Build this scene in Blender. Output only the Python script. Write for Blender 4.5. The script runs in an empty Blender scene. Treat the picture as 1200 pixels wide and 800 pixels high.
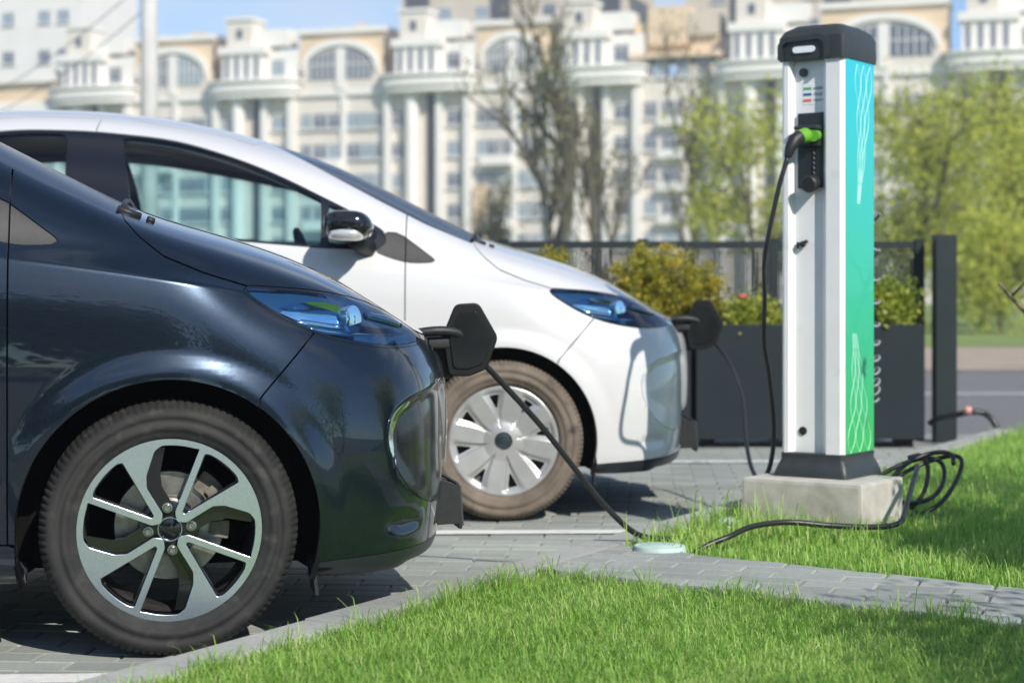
import bpy, bmesh, math, random
import numpy as np
from mathutils import Vector, Matrix
random.seed(7); RNG = np.random.default_rng(11)
R = math.radians
SC = bpy.context.scene
COL = SC.collection

# ------------------------------------------------------------------ camera, sky, sun, exposure
CAM_H = 0.88
cam_d = bpy.data.cameras.new('camera'); cam = bpy.data.objects.new('camera', cam_d); COL.objects.link(cam)
cam.location = (0, 0, CAM_H); cam.rotation_euler = (R(90), 0, 0)
cam_d.sensor_width = 36; cam_d.lens = 64.5; cam_d.shift_y = -0.0475
cam_d.clip_start = 0.05; cam_d.clip_end = 4000
cam_d.dof.use_dof = True; cam_d.dof.focus_distance = 4.75; cam_d.dof.aperture_fstop = 3.1; cam_d.dof.aperture_blades = 9
SC.camera = cam

SUN_AZ = R(30.0)      # from straight behind the camera towards the right
SUN_EL = R(37.0)
to_sun = Vector((math.sin(SUN_AZ)*math.cos(SUN_EL), -math.cos(SUN_AZ)*math.cos(SUN_EL), math.sin(SUN_EL)))
world = bpy.data.worlds.new('World'); SC.world = world; world.use_nodes = True
wn = world.node_tree.nodes; wl = world.node_tree.links
sky = wn.new('ShaderNodeTexSky'); sky.sky_type = 'NISHITA'; sky.sun_disc = False
sky.sun_elevation = SUN_EL
sky.sun_rotation = math.atan2(to_sun.x, to_sun.y)
sky.air_density = 1.0; sky.dust_density = 0.1; sky.ozone_density = 3.5; sky.altitude = 2500
bg = wn['Background']; bg.inputs[1].default_value = 0.10
tint = wn.new('ShaderNodeMix'); tint.data_type = 'RGBA'; tint.blend_type = 'MULTIPLY'; tint.inputs[0].default_value = 1; tint.inputs[7].default_value = (.80,.94,.98,1)
wl.new(sky.outputs[0], tint.inputs[6]); wtc = wn.new('ShaderNodeTexCoord'); wmp = wn.new('ShaderNodeMapping'); wmp.inputs['Scale'].default_value = (1, 1, 2.4); wmp.inputs['Location'].default_value = (5.2, 9.4, 3.7); wl.new(wtc.outputs['Generated'], wmp.inputs[0])
cn = wn.new('ShaderNodeTexNoise'); cn.inputs['Scale'].default_value = 2.1; cn.inputs['Detail'].default_value = 7; cn.inputs['Roughness'].default_value = .55; cn.inputs['Distortion'].default_value = .25; wl.new(wmp.outputs[0], cn.inputs['Vector'])
cm = wn.new('ShaderNodeMapRange'); cm.interpolation_type = 'SMOOTHSTEP'; cm.inputs[1].default_value = .47; cm.inputs[2].default_value = .72; cm.inputs[4].default_value = .8; wl.new(cn.outputs[0], cm.inputs[0])   # fair-weather cloud over the whole sky
cmx = wn.new('ShaderNodeMix'); cmx.data_type = 'RGBA'; cmx.inputs[7].default_value = (5.6,5.9,6.3,1); wl.new(cm.outputs[0], cmx.inputs[0]); wl.new(tint.outputs[2], cmx.inputs[6]); wl.new(cmx.outputs[2], bg.inputs[0])
sun_d = bpy.data.lights.new('sun', 'SUN'); sun_d.energy = 3.3; sun_d.angle = R(0.55); sun_d.color = (1.0, .945, .86)
sun = bpy.data.objects.new('sun', sun_d); COL.objects.link(sun)
sun.rotation_euler = to_sun.to_track_quat('Z', 'Y').to_euler()
SC.view_settings.view_transform = 'Standard'; SC.view_settings.look = 'None'
SC.view_settings.gamma = 1.0; SC.view_settings.use_curve_mapping = False
SC.view_settings.exposure = 0.8
try:
    SC.cycles.use_denoising = True
    SC.cycles.max_bounces = 8; SC.cycles.transparent_max_bounces = 16
    SC.cycles.caustics_reflective = False; SC.cycles.caustics_refractive = False
    SC.cycles.sample_clamp_indirect = 6
except Exception: pass

# ------------------------------------------------------------------ materials
MATS = {}
def mat(name, color=(.5,.5,.5), rough=.5, metal=0.0, coat=0.0, spec=.5, trans=0.0, **kw):
    if name in MATS: return MATS[name]
    m = bpy.data.materials.new(name); m.use_nodes = True
    b = m.node_tree.nodes['Principled BSDF']
    b.inputs['Base Color'].default_value = (*color, 1); b.inputs['Roughness'].default_value = rough
    b.inputs['Metallic'].default_value = metal; b.inputs['Coat Weight'].default_value = coat
    b.inputs['Coat Roughness'].default_value = kw.get('coat_rough', .03)
    b.inputs['Specular IOR Level'].default_value = spec
    if trans: b.inputs['Transmission Weight'].default_value = trans
    if 'ior' in kw: b.inputs['IOR'].default_value = kw['ior']
    if 'emit' in kw:
        b.inputs['Emission Color'].default_value = (*kw['emit'], 1); b.inputs['Emission Strength'].default_value = kw.get('emit_s', 1)
    MATS[name] = m
    return m
def nodes(m): return m.node_tree.nodes, m.node_tree.links, m.node_tree.nodes['Principled BSDF']
def mottle(name, c1, c2, scale=8, rough=.8, bump=0.0, bump_scale=None, detail=5, metal=0, spec=.5, coat=0, contrast=(.35,.65), mapping=None, rough2=None, extra=None):
    """noise driven two colour material with optional bump"""
    if name in MATS: return MATS[name]
    m = mat(name, c1, rough, metal, coat, spec); n, l, b = nodes(m)
    tc = n.new('ShaderNodeTexCoord'); src = tc.outputs['Object']
    if mapping:
        mp = n.new('ShaderNodeMapping'); mp.inputs['Scale'].default_value = mapping; l.new(src, mp.inputs[0]); src = mp.outputs[0]
    nz = n.new('ShaderNodeTexNoise'); nz.inputs['Scale'].default_value = scale; nz.inputs['Detail'].default_value = detail; nz.inputs['Roughness'].default_value = .6
    l.new(src, nz.inputs['Vector'])
    cr = n.new('ShaderNodeValToRGB'); cr.color_ramp.elements[0].position = contrast[0]; cr.color_ramp.elements[1].position = contrast[1]
    cr.color_ramp.elements[0].color = (*c1, 1); cr.color_ramp.elements[1].color = (*c2, 1)
    l.new(nz.outputs[0], cr.inputs[0]); col = cr.outputs[0]
    if extra:   # (colour, scale, lo, hi): a second layer of larger stains
        nz2 = n.new('ShaderNodeTexNoise'); nz2.inputs['Scale'].default_value = extra[1]; nz2.inputs['Detail'].default_value = 6; l.new(src, nz2.inputs['Vector'])
        r2 = n.new('ShaderNodeMapRange'); r2.inputs[1].default_value = extra[2]; r2.inputs[2].default_value = extra[3]; l.new(nz2.outputs[0], r2.inputs[0])
        mx = n.new('ShaderNodeMix'); mx.data_type = 'RGBA'; l.new(r2.outputs[0], mx.inputs[0]); l.new(col, mx.inputs[6]); mx.inputs[7].default_value = (*extra[0], 1); col = mx.outputs[2]
    l.new(col, b.inputs['Base Color'])
    if rough2 is not None:
        mr = n.new('ShaderNodeMapRange'); mr.inputs[3].default_value = rough; mr.inputs[4].default_value = rough2; l.new(nz.outputs[0], mr.inputs[0]); l.new(mr.outputs[0], b.inputs['Roughness'])
    if bump:
        bn = n.new('ShaderNodeTexNoise'); bn.inputs['Scale'].default_value = bump_scale or scale*4; bn.inputs['Detail'].default_value = 6; l.new(src, bn.inputs['Vector'])
        bp = n.new('ShaderNodeBump'); bp.inputs['Strength'].default_value = 1; bp.inputs['Distance'].default_value = bump
        l.new(bn.outputs[0], bp.inputs['Height']); l.new(bp.outputs[0], b.inputs['Normal'])
    return m
def per_object(name, base, spread=.25, rough=.8, scale=40, bump=.002, hue=0.0):
    """stone-like material whose tone differs from piece to piece"""
    m = mat(name, base, rough); n, l, b = nodes(m)
    oi = n.new('ShaderNodeObjectInfo'); tc = n.new('ShaderNodeTexCoord')
    nz = n.new('ShaderNodeTexNoise'); nz.inputs['Scale'].default_value = scale; nz.inputs['Detail'].default_value = 6
    geo = n.new('ShaderNodeNewGeometry'); l.new(geo.outputs['Position'], nz.inputs['Vector'])
    a = n.new('ShaderNodeMath'); a.operation = 'MULTIPLY_ADD'; a.inputs[1].default_value = spread; a.inputs[2].default_value = 1-spread*.5; l.new(oi.outputs['Random'], a.inputs[0])
    c = n.new('ShaderNodeMapRange'); c.inputs[3].default_value = .78; c.inputs[4].default_value = 1.2; l.new(nz.outputs[0], c.inputs[0])
    d = n.new('ShaderNodeMath'); d.operation = 'MULTIPLY'; l.new(a.outputs[0], d.inputs[0]); l.new(c.outputs[0], d.inputs[1])
    big = n.new('ShaderNodeTexNoise'); big.inputs['Scale'].default_value = 1.7; big.inputs['Detail'].default_value = 5; l.new(geo.outputs['Position'], big.inputs['Vector'])
    e = n.new('ShaderNodeMapRange'); e.inputs[1].default_value=.3; e.inputs[2].default_value=.7; e.inputs[3].default_value = .8; e.inputs[4].default_value = 1.12; l.new(big.outputs[0], e.inputs[0])
    g = n.new('ShaderNodeMath'); g.operation = 'MULTIPLY'; l.new(d.outputs[0], g.inputs[0]); l.new(e.outputs[0], g.inputs[1])
    v = n.new('ShaderNodeVectorMath'); v.operation = 'SCALE'; v.inputs[0].default_value = base; l.new(g.outputs[0], v.inputs['Scale'])
    l.new(v.outputs[0], b.inputs['Base Color'])
    bp = n.new('ShaderNodeBump'); bp.inputs['Distance'].default_value = bump; l.new(nz.outputs[0], bp.inputs['Height']); l.new(bp.outputs[0], b.inputs['Normal'])
    return m
def glass_mat(name, tint, rough=0.0, ior=1.5):
    """thin pane: tinted see-through plus a mirror reflection by Fresnel"""
    if name in MATS: return MATS[name]
    m = bpy.data.materials.new(name); m.use_nodes = True; n = m.node_tree.nodes; l = m.node_tree.links
    n.remove(n['Principled BSDF']); out = n['Material Output']
    t = n.new('ShaderNodeBsdfTransparent'); t.inputs[0].default_value = (*tint, 1)
    g = n.new('ShaderNodeBsdfGlossy'); g.inputs['Roughness'].default_value = rough
    f = n.new('ShaderNodeFresnel'); f.inputs[0].default_value = ior
    x = n.new('ShaderNodeMixShader'); l.new(f.outputs[0], x.inputs[0]); l.new(t.outputs[0], x.inputs[1]); l.new(g.outputs[0], x.inputs[2]); l.new(x.outputs[0], out.inputs[0])
    MATS[name] = m
    return m

# ------------------------------------------------------------------ object helpers
def tag(o, label=None, cat=None, group=None, kind=None):
    if label: o['label'] = label
    if cat: o['category'] = cat
    if group: o['group'] = group
    if kind: o['kind'] = kind
    return o
def empty(name, loc=(0,0,0), rz=0.0):
    o = bpy.data.objects.new(name, None); COL.objects.link(o); o.location = loc; o.rotation_euler = (0,0,rz); o.empty_display_size = .1
    return o
def link(name, me, m=None, parent=None, loc=None, rot=None, scale=None):
    o = bpy.data.objects.new(name, me); COL.objects.link(o)
    if m is not None:
        if len(me.materials) == 0: me.materials.append(None)
        ms = m if isinstance(m, (list, tuple)) else [m]
        while len(me.materials) < len(ms): me.materials.append(None)
        for i, mm in enumerate(ms):
            o.material_slots[i].link = 'OBJECT'; o.material_slots[i].material = mm
    if parent: o.parent = parent
    if loc is not None: o.location = loc
    if rot is not None: o.rotation_euler = rot
    if scale is not None: o.scale = scale
    return o
def mesh_np(name, V, F, smooth=True, fmat=None):
    """V (n,3); F (m,3|4) array or list of tuples"""
    me = bpy.data.meshes.new(name)
    V = np.asarray(V, dtype=np.float32)
    if isinstance(F, np.ndarray):
        k = F.shape[1]
        me.vertices.add(len(V)); me.vertices.foreach_set('co', V.ravel())
        me.loops.add(F.size); me.loops.foreach_set('vertex_index', F.astype(np.int32).ravel())
        me.polygons.add(len(F)); me.polygons.foreach_set('loop_start', np.arange(0, F.size, k, dtype=np.int32))
        me.polygons.foreach_set('loop_total', np.full(len(F), k, dtype=np.int32))
    else:
        me.from_pydata([tuple(map(float, v)) for v in V], [], F)
    me.polygons.foreach_set('use_smooth', np.full(len(me.polygons), smooth, dtype=bool))
    if fmat is not None: me.polygons.foreach_set('material_index', np.asarray(fmat, dtype=np.int32))
    me.update(); me.validate()
    return me
class MB:
    """collects shapes of one part"""
    def __init__(s): s.v = []; s.f = []; s.m = []; s.mi = 0
    def add(s, V, F):
        k = len(s.v); s.v += [tuple(p) for p in V]; s.f += [tuple(i+k for i in f) for f in F]; s.m += [s.mi]*len(F); return s
    def box(s, c, d, rz=0.0, bev=0.0, ry=0.0):
        cx, cy, cz = c; hx, hy, hz = d[0]/2, d[1]/2, d[2]/2
        if bev <= 0:
            V = [(-hx,-hy,-hz),(hx,-hy,-hz),(hx,hy,-hz),(-hx,hy,-hz),(-hx,-hy,hz),(hx,-hy,hz),(hx,hy,hz),(-hx,hy,hz)]
            F = [(0,3,2,1),(4,5,6,7),(0,1,5,4),(1,2,6,5),(2,3,7,6),(3,0,4,7)]
        else:
            bm = bmesh.new(); bmesh.ops.create_cube(bm, size=1)
            for v in bm.verts: v.co = Vector((v.co.x*2*hx, v.co.y*2*hy, v.co.z*2*hz))
            bmesh.ops.bevel(bm, geom=bm.edges[:], offset=bev, segments=2, affect='EDGES', profile=.7)
            bm.verts.index_update(); V = [tuple(v.co) for v in bm.verts]; F = [tuple(v.index for v in f.verts) for f in bm.faces]; bm.free()
        c_, s_ = math.cos(rz), math.sin(rz); cy_, sy_ = math.cos(ry), math.sin(ry)
        out = []
        for x, y, z in V:
            x, z = x*cy_ + z*sy_, -x*sy_ + z*cy_
            out.append((cx + x*c_ - y*s_, cy + x*s_ + y*c_, cz + z))
        return s.add(out, F)
    def tube(s, pts, r, n=8, cap=True):
        pts = [Vector(p) for p in pts]; m = len(pts)
        rr = r if isinstance(r, (list, tuple, np.ndarray)) else [r]*m
        T = []
        for i in range(m):
            a = pts[max(0,i-1)]; b = pts[min(m-1,i+1)]; T.append((b-a).normalized())
        up = Vector((0,0,1)) if abs(T[0].z) < .9 else Vector((1,0,0))
        x = T[0].cross(up).normalized(); V = []
        for i in range(m):
            x = (x - T[i]*x.dot(T[i])); x = x.normalized() if x.length > 1e-6 else T[i].orthogonal().normalized()
            y = T[i].cross(x)
            for k in range(n):
                a = 2*math.pi*k/n; V.append(pts[i] + (x*math.cos(a) + y*math.sin(a))*rr[i])
        F = [(i*n+k, i*n+(k+1)%n, (i+1)*n+(k+1)%n, (i+1)*n+k) for i in range(m-1) for k in range(n)]
        if cap: F += [tuple(range(n-1,-1,-1)), tuple((m-1)*n+k for k in range(n))]
        return s.add(V, F)
    def lathe(s, prof, n=32, axis='z', c=(0,0,0), a0=0.0, a1=2*math.pi):
        """prof: (radius, height) pairs"""
        full = abs(a1-a0-2*math.pi) < 1e-6; cols = n if full else n+1; V = []
        for k in range(cols):
            a = a0 + (a1-a0)*k/n
            for (r, h) in prof:
                p = (r*math.cos(a), r*math.sin(a), h)
                if axis == 'y': p = (p[0], -p[2], p[1])
                if axis == 'x': p = (p[2], p[0], p[1])
                V.append((p[0]+c[0], p[1]+c[1], p[2]+c[2]))
        m = len(prof); F = []
        for k in range(n):
            k2 = (k+1) % cols
            for i in range(m-1): F.append((k*m+i, k2*m+i, k2*m+i+1, k*m+i+1))
        return s.add(V, F)
    def prism(s, poly, z0, z1, axis='z'):
        n = len(poly); V = [(x,y,z0) for x,y in poly] + [(x,y,z1) for x,y in poly]
        if axis == 'y': V = [(x, z, y) for x, y, z in V]
        if axis == 'x': V = [(z, x, y) for x, y, z in V]
        F = [tuple(range(n-1,-1,-1)), tuple(range(n,2*n))] + [(i,(i+1)%n,n+(i+1)%n,n+i) for i in range(n)]
        return s.add(V, F)
    def mesh(s, name, smooth=False, angle=None):
        me = bpy.data.meshes.new(name); me.from_pydata([tuple(map(float,v)) for v in s.v], [], s.f)
        me.polygons.foreach_set('material_index', np.asarray(s.m, dtype=np.int32))
        bm = bmesh.new(); bm.from_mesh(me); bmesh.ops.recalc_face_normals(bm, faces=bm.faces[:]); bm.to_mesh(me); bm.free()
        if smooth: me.polygons.foreach_set('use_smooth', np.ones(len(me.polygons), dtype=bool))
        if angle is not None: me.set_sharp_from_angle(angle=R(angle))
        me.update(); return me
    def obj(s, name, m, parent=None, smooth=False, angle=None, **kw): return link(name, s.mesh(name, smooth, angle), m, parent, **kw)
def copy_tree(o, parent=None):
    c = o.copy(); COL.objects.link(c); c.parent = parent
    for ch in list(o.children): copy_tree(ch, c)
    return c
def spl(x, xs, ys):
    """monotone-ish cubic (Fritsch-Carlson) interpolation"""
    xs = np.asarray(xs, float); ys = np.asarray(ys, float); x = np.clip(np.asarray(x, float), xs[0], xs[-1])
    h = np.diff(xs); d = np.diff(ys)/h; m = np.zeros_like(ys)
    m[1:-1] = np.where(d[:-1]*d[1:] > 0, 2*d[:-1]*d[1:]/(d[:-1]+d[1:]+1e-12), 0); m[0] = d[0]; m[-1] = d[-1]
    i = np.clip(np.searchsorted(xs, x, side='right')-1, 0, len(xs)-2); t = (x-xs[i])/h[i]
    return (2*t**3-3*t**2+1)*ys[i] + (t**3-2*t**2+t)*h[i]*m[i] + (-2*t**3+3*t**2)*ys[i+1] + (t**3-t**2)*h[i]*m[i+1]
def crom(pts, n=6, closed=False):
    """Catmull-Rom through points (any dimension)"""
    P = [np.asarray(p, float) for p in pts]; m = len(P); out = []
    for i in range(m if closed else m-1):
        p0 = P[(i-1) % m] if closed or i > 0 else 2*P[0]-P[1]
        p1 = P[i]; p2 = P[(i+1) % m]; p3 = P[(i+2) % m] if closed or i+2 < m else 2*P[-1]-P[-2]
        for k in range(n):
            t = k/n
            out.append(.5*((2*p1)+(-p0+p2)*t+(2*p0-5*p1+4*p2-p3)*t*t+(-p0+3*p1-3*p2+p3)*t**3))
    if not closed: out.append(P[-1])
    return np.array(out)
def curve_fill(name, splines, extrude, bevel=0.0, bevel_res=1):
    """flat outline(s) with holes, extruded +-extrude along z -> mesh"""
    cu = bpy.data.curves.new(name, 'CURVE'); cu.dimensions = '2D'; cu.fill_mode = 'BOTH'; cu.extrude = extrude; cu.bevel_depth = bevel; cu.bevel_resolution = bevel_res
    for pts in splines:
        sp = cu.splines.new('POLY'); sp.points.add(len(pts)-1); sp.use_cyclic_u = True
        for p, q in zip(sp.points, pts): p.co = (q[0], q[1], 0, 1)
    o = bpy.data.objects.new(name, cu); COL.objects.link(o); dg = bpy.context.evaluated_depsgraph_get()
    me = bpy.data.meshes.new_from_object(o.evaluated_get(dg)); bpy.data.objects.remove(o); bpy.data.curves.remove(cu); me.materials.clear()
    return me
F_PX = 2150.0
def at(px, py, d): return Vector(((px-600)/F_PX*d, d, CAM_H + (343-py)/F_PX*d))   # point at real depth d, used for measuring

# ------------------------------------------------------------------ electric hatchback: one smooth body surface, cut into panels
def sd_poly(px, pz, poly):
    poly = np.asarray(poly, float); n = len(poly); d2 = np.full(px.shape, 1e9); ins = np.zeros(px.shape, bool)
    for i in range(n):
        ax, az = poly[i]; bx, bz = poly[(i+1) % n]; ex, ez = bx-ax, bz-az
        t = np.clip(((px-ax)*ex+(pz-az)*ez)/(ex*ex+ez*ez+1e-15), 0, 1)
        d2 = np.minimum(d2, (px-ax-t*ex)**2+(pz-az-t*ez)**2)
        c = ((az > pz) != (bz > pz)) & (px < (bx-ax)*(pz-az)/((bz-az) if abs(bz-az) > 1e-12 else 1e-12)+ax); ins ^= c
    d = np.sqrt(d2)
    return np.where(ins, -d, d)
def clip(M, f):
    """part of the triangle mesh where f < 0"""
    V, N, T = M; s = f < 0
    if len(T) == 0: return M
    c = s[T].sum(1); keep = T[c == 3]; newV = []; newN = []; tris = [keep]; base = len(V)
    keys = {}
    def cross(a, b):
        k = (a, b) if a < b else (b, a)
        if k not in keys:
            t = f[k[0]]/(f[k[0]]-f[k[1]]); newV.append(V[k[0]]*(1-t)+V[k[1]]*t); n = N[k[0]]*(1-t)+N[k[1]]*t; newN.append(n/(np.linalg.norm(n)+1e-12)); keys[k] = base+len(newV)-1
        return keys[k]
    ex = []
    for tri in T[(c == 1) | (c == 2)]:
        a, b, d = (int(q) for q in tri); sa, sb, sd = s[a], s[b], s[d]
        if int(sa)+int(sb)+int(sd) == 1:
            while not s[a]: a, b, d = b, d, a
            ex.append((a, cross(a, b), cross(a, d)))
        else:
            while s[a]: a, b, d = b, d, a
            p, q = cross(a, b), cross(a, d); ex.append((p, b, d)); ex.append((p, d, q))
    if ex: tris.append(np.array(ex, dtype=np.int64))
    T2 = np.concatenate(tris) if tris else T[:0]
    V2 = np.concatenate([V, np.array(newV)]) if newV else V; N2 = np.concatenate([N, np.array(newN)]) if newN else N
    used = np.unique(T2); mp = np.full(len(V2), -1); mp[used] = np.arange(len(used))
    return V2[used], N2[used], mp[T2]
def edges_open(T):
    e = np.concatenate([T[:, [0,1]], T[:, [1,2]], T[:, [2,0]]]); k = np.sort(e, 1); _, inv, cnt = np.unique(k, axis=0, return_inverse=True, return_counts=True)
    return e[cnt[inv.ravel()] == 1]
def shell(name, M, flange=.012, offset=0.0, inward=False):
    """panel mesh with its edges turned in"""
    V, N, T = M; V = V + N*offset; E = edges_open(T); nv = len(V)
    if flange:
        ue = np.unique(E); mp = {int(u): i for i, u in enumerate(ue)}
        rimV = V[ue]; inV = V[ue]-N[ue]*flange; k = len(ue)
        out = np.zeros_like(rimV); W = np.concatenate([V, rimV, inV])
        ft = []
        for a, b in E:
            ia, ib = mp[int(a)], mp[int(b)]; ft.append((nv+ib, nv+ia, nv+k+ia)); ft.append((nv+ib, nv+k+ia, nv+k+ib))
        F = np.concatenate([T, np.array(ft, dtype=np.int64)]) if ft else T
    else: W, F = V, T
    if inward: F = F[:, ::-1]
    me = mesh_np(name, W, np.ascontiguousarray(F))
    nl = np.zeros((len(W), 3)); nl[:nv] = N if not inward else -N
    if flange:                                   # flange normals from its own faces
        fn = np.zeros((len(W), 3)); tri = F[len(T):]
        if len(tri):
            g = np.cross(W[tri[:,1]]-W[tri[:,0]], W[tri[:,2]]-W[tri[:,0]])
            for q in range(3): np.add.at(fn, tri[:, q], g)
            fn /= np.linalg.norm(fn, axis=1, keepdims=True)+1e-12
        nl[nv:] = fn[nv:]
    if len(me.vertices) == len(nl): me.normals_split_custom_set_from_vertices(nl.tolist())
    return me

def car_surface():
    X_T = [-3.0,-2.7,-2.3,-1.9,-1.5,-1.1,-.7,-.4,-.2,-.05,.1,.25,.35,.44,.52]
    # rows across the upper body: shoulder edge ... centre line, (half width, height)
    TT = [[(.745,1.10),(.71,1.19),(.64,1.28),(.53,1.365),(.38,1.42),(.2,1.445),(0,1.45)],
          [(.785,1.15),(.745,1.26),(.67,1.385),(.555,1.485),(.41,1.54),(.21,1.565),(0,1.57)],
          [(.81,1.14),(.775,1.27),(.70,1.41),(.59,1.535),(.43,1.60),(.22,1.632),(0,1.64)],
          [(.82,1.13),(.785,1.27),(.71,1.425),(.605,1.557),(.44,1.622),(.225,1.652),(0,1.66)],
          [(.825,1.11),(.79,1.25),(.72,1.405),(.615,1.535),(.445,1.598),(.225,1.628),(0,1.636)],
          [(.825,1.08),(.79,1.195),(.727,1.33),(.63,1.452),(.455,1.523),(.23,1.556),(0,1.565)],
          [(.818,1.04),(.785,1.125),(.74,1.235),(.675,1.345),(.485,1.40),(.245,1.425),(0,1.43)],
          [(.805,1.01),(.785,1.06),(.748,1.127),(.69,1.19),(.50,1.245),(.25,1.27),(0,1.276)],
          [(.795,.985),(.775,1.03),(.732,1.075),(.665,1.112),(.48,1.15),(.24,1.17),(0,1.175)],
          [(.785,.957),(.76,.997),(.712,1.03),(.625,1.055),(.45,1.083),(.22,1.096),(0,1.10)],
          [(.765,.928),(.735,.962),(.68,.992),(.59,1.017),(.42,1.044),(.21,1.056),(0,1.06)],
          [(.735,.898),(.70,.926),(.64,.952),(.55,.975),(.39,.999),(.2,1.011),(0,1.015)],
          [(.70,.876),(.665,.900),(.605,.923),(.52,.943),(.37,.963),(.19,.974),(0,.977)],
          [(.65,.853),(.62,.872),(.565,.891),(.48,.908),(.345,.925),(.175,.934),(0,.937)],
          [(.59,.828),(.56,.842),(.51,.856),(.43,.869),(.31,.883),(.16,.890),(0,.892)]]
    # front wrap: columns .25 ... nose centre at four heights and at the shoulder edge
    Z4 = [.2, .5, .66, .76]
    low = [(.25,.835),(.37,.825),(.47,.80),(.56,.745),(.625,.67),(.675,.57),(.71,.45),(.735,.32),(.75,.2),(.757,.1),(.76,0)]
    mid = [(.25,.864),(.37,.850),(.47,.822),(.56,.772),(.635,.69),(.69,.585),(.735,.46),(.768,.32),(.788,.2),(.80,.1),(.803,0)]
    hi  = [(.25,.857),(.37,.834),(.47,.797),(.55,.742),(.62,.66),(.675,.555),(.72,.44),(.755,.31),(.778,.2),(.79,.1),(.793,0)]
    top = [(.25,.84),(.365,.80),(.46,.745),(.54,.68),(.60,.60),(.65,.505),(.69,.40),(.718,.29),(.74,.19),(.752,.1),(.755,0)]
    Rr  = [(.25,.735,.898),(.35,.70,.876),(.44,.65,.853),(.52,.59,.828),(.585,.52,.803),(.63,.45,.792),(.66,.375,.785),(.688,.28,.779),(.707,.19,.775),(.72,.095,.772),(.725,0,.771)]
    zc_x = [-3.2,-2.3,-1.5,-1.0,-.4,-.2,0,.17,.3,.45,.6,.8]; zc_z = [1.0,1.02,1.0,.985,.963,.940,.912,.885,.858,.825,.785,.765]
    NR = 10
    def side_rows(x):
        zc = float(spl(x, zc_x, zc_z)); rr = [(.64,.20),(.775,.178),(.825,.215),(.846,.31),(.857,.44),(.864,.57),(.865,.69),(.860,zc-.115),(.849,zc-.045),(.838,zc)]
        return [(x, y, z) for y, z in rr]
    cols = []     # each column: NR lower rows + shoulder row
    # rear wrap
    rp = [(-3.245,0),(-3.24,.1),(-3.232,.2),(-3.215,.32),(-3.19,.45),(-3.15,.57),(-3.09,.68)]
    rr_ = [(-3.185,0,1.10),(-3.182,.1,1.10),(-3.175,.2,1.10),(-3.16,.31,1.095),(-3.14,.42,1.09),(-3.11,.53,1.085),(-3.06,.645,1.08)]
    zl = [.26,.22,.25,.34,.45,.57,.69,.80,.89,.98]
    for (x, y), e in zip(rp, rr_):
        cols.append([(x+(.12 if i == 0 else .05 if i == 1 else 0)+max(0, z-.6)*.08, y*(.8 if i == 0 else .97 if i == 1 else 1), z) for i, z in enumerate(zl)]+[e])
    n_rear = len(rp)-1
    for x, row in zip(X_T, TT):
        if x < .2:
            c = side_rows(x); k = 1.0 if x > -2.6 else (.985 if x > -2.9 else .93); c = [(a, b*k, z if x > -2.9 else z+.03) for a, b, z in c]; cols.append(c+[(x, row[0][0], row[0][1])])
    zr = [.20,.178,.215,.31,.44,.57,.66,.725,.765]
    for j in range(len(low)):
        e = Rr[j]; c = []
        zc = float(spl(e[0], zc_x, zc_z)); ztop = min(zc, e[2]-.012)
        zs = [.20,.178,.215,.31,.44,.57,.66] + list(np.linspace(.66, ztop, 4)[1:])
        if j == 0: zs = [.20,.178,.215,.31,.44,.57,.69, zc-.115, zc-.045, zc]
        for i, z in enumerate(zs):
            zz = min(max(z, .2), .76); x = float(spl(zz, Z4, [low[j][0],mid[j][0],hi[j][0],top[j][0]])); y = float(spl(zz, Z4, [low[j][1],mid[j][1],hi[j][1],top[j][1]]))
            if z > .76:
                t = (z-.76)/max(e[2]-.76, .02); x = x*(1-t)+e[0]*t; y = y*(1-t**1.6)+e[1]*t**1.6
            if i == 0: x -= .10*min(1, j/4); y *= .82
            if i == 1: x -= .015*min(1, j/4); y *= .975
            c.append((x, y, z))
        cols.append(c+[e])
    n_side = len(X_T); fc = n_rear+1+n_side          # index of the front corner column
    rc = n_rear                                      # rear corner column
    bm = bmesh.new(); G = {}
    def vert(x, y, z, key):
        if key not in G: G[key] = bm.verts.new((x, y, z))
        return G[key]
    K = 6
    for sgn in (1, -1):
        nC = len(cols)
        for c in range(nC):
            for r in range(NR+1):
                x, y, z = cols[c][r]
                centre = c in (0, nC-1)
                key = ('L', c, r, 0 if centre else sgn); vert(x, 0 if centre else sgn*y, z, key)
        def Lk(c, r): return G[('L', c, r, 0 if c in (0, nC-1) else sgn)]
        for c in range(nC-1):
            for r in range(NR):
                q = [Lk(c, r), Lk(c+1, r), Lk(c+1, r+1), Lk(c, r+1)]
                bm.faces.new(q if sgn < 0 else q[::-1])
        def Tk(k, c):
            if k == 0: return Lk(c, NR)
            if c == fc: return Lk(fc+k, NR)
            if c == rc: return Lk(rc-k, NR)
            i = c-rc-1; x = X_T[i]; y, z = TT[i][k]; key = ('T', k, c, 0 if k == K else sgn)
            return vert(x, 0 if k == K else sgn*y, z, key)
        for c in range(rc, fc):
            for k in range(K):
                q = [Tk(k, c), Tk(k, c+1), Tk(k+1, c+1), Tk(k+1, c)]
                bm.faces.new(q if sgn < 0 else q[::-1])
    bm.verts.ensure_lookup_table()
    cl = bm.edges.layers.float.new('crease_edge')
    for sgn in (1, -1):
        for c in range(rc, fc):
            for r, w in ((1, .6), (NR-1, .75 if c > fc-9 else .35)):
                a, b = G[('L', c, r, sgn)], G[('L', c+1, r, sgn)]; e = bm.edges.get((a, b))
                if e: e[cl] = w * (1 if c < fc-3 or r == 1 else .3)
    me = bpy.data.meshes.new('cage'); bm.to_mesh(me); bm.free()
    o = bpy.data.objects.new('cage', me); COL.objects.link(o); s = o.modifiers.new('s', 'SUBSURF'); s.levels = 3; s.render_levels = 3
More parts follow.
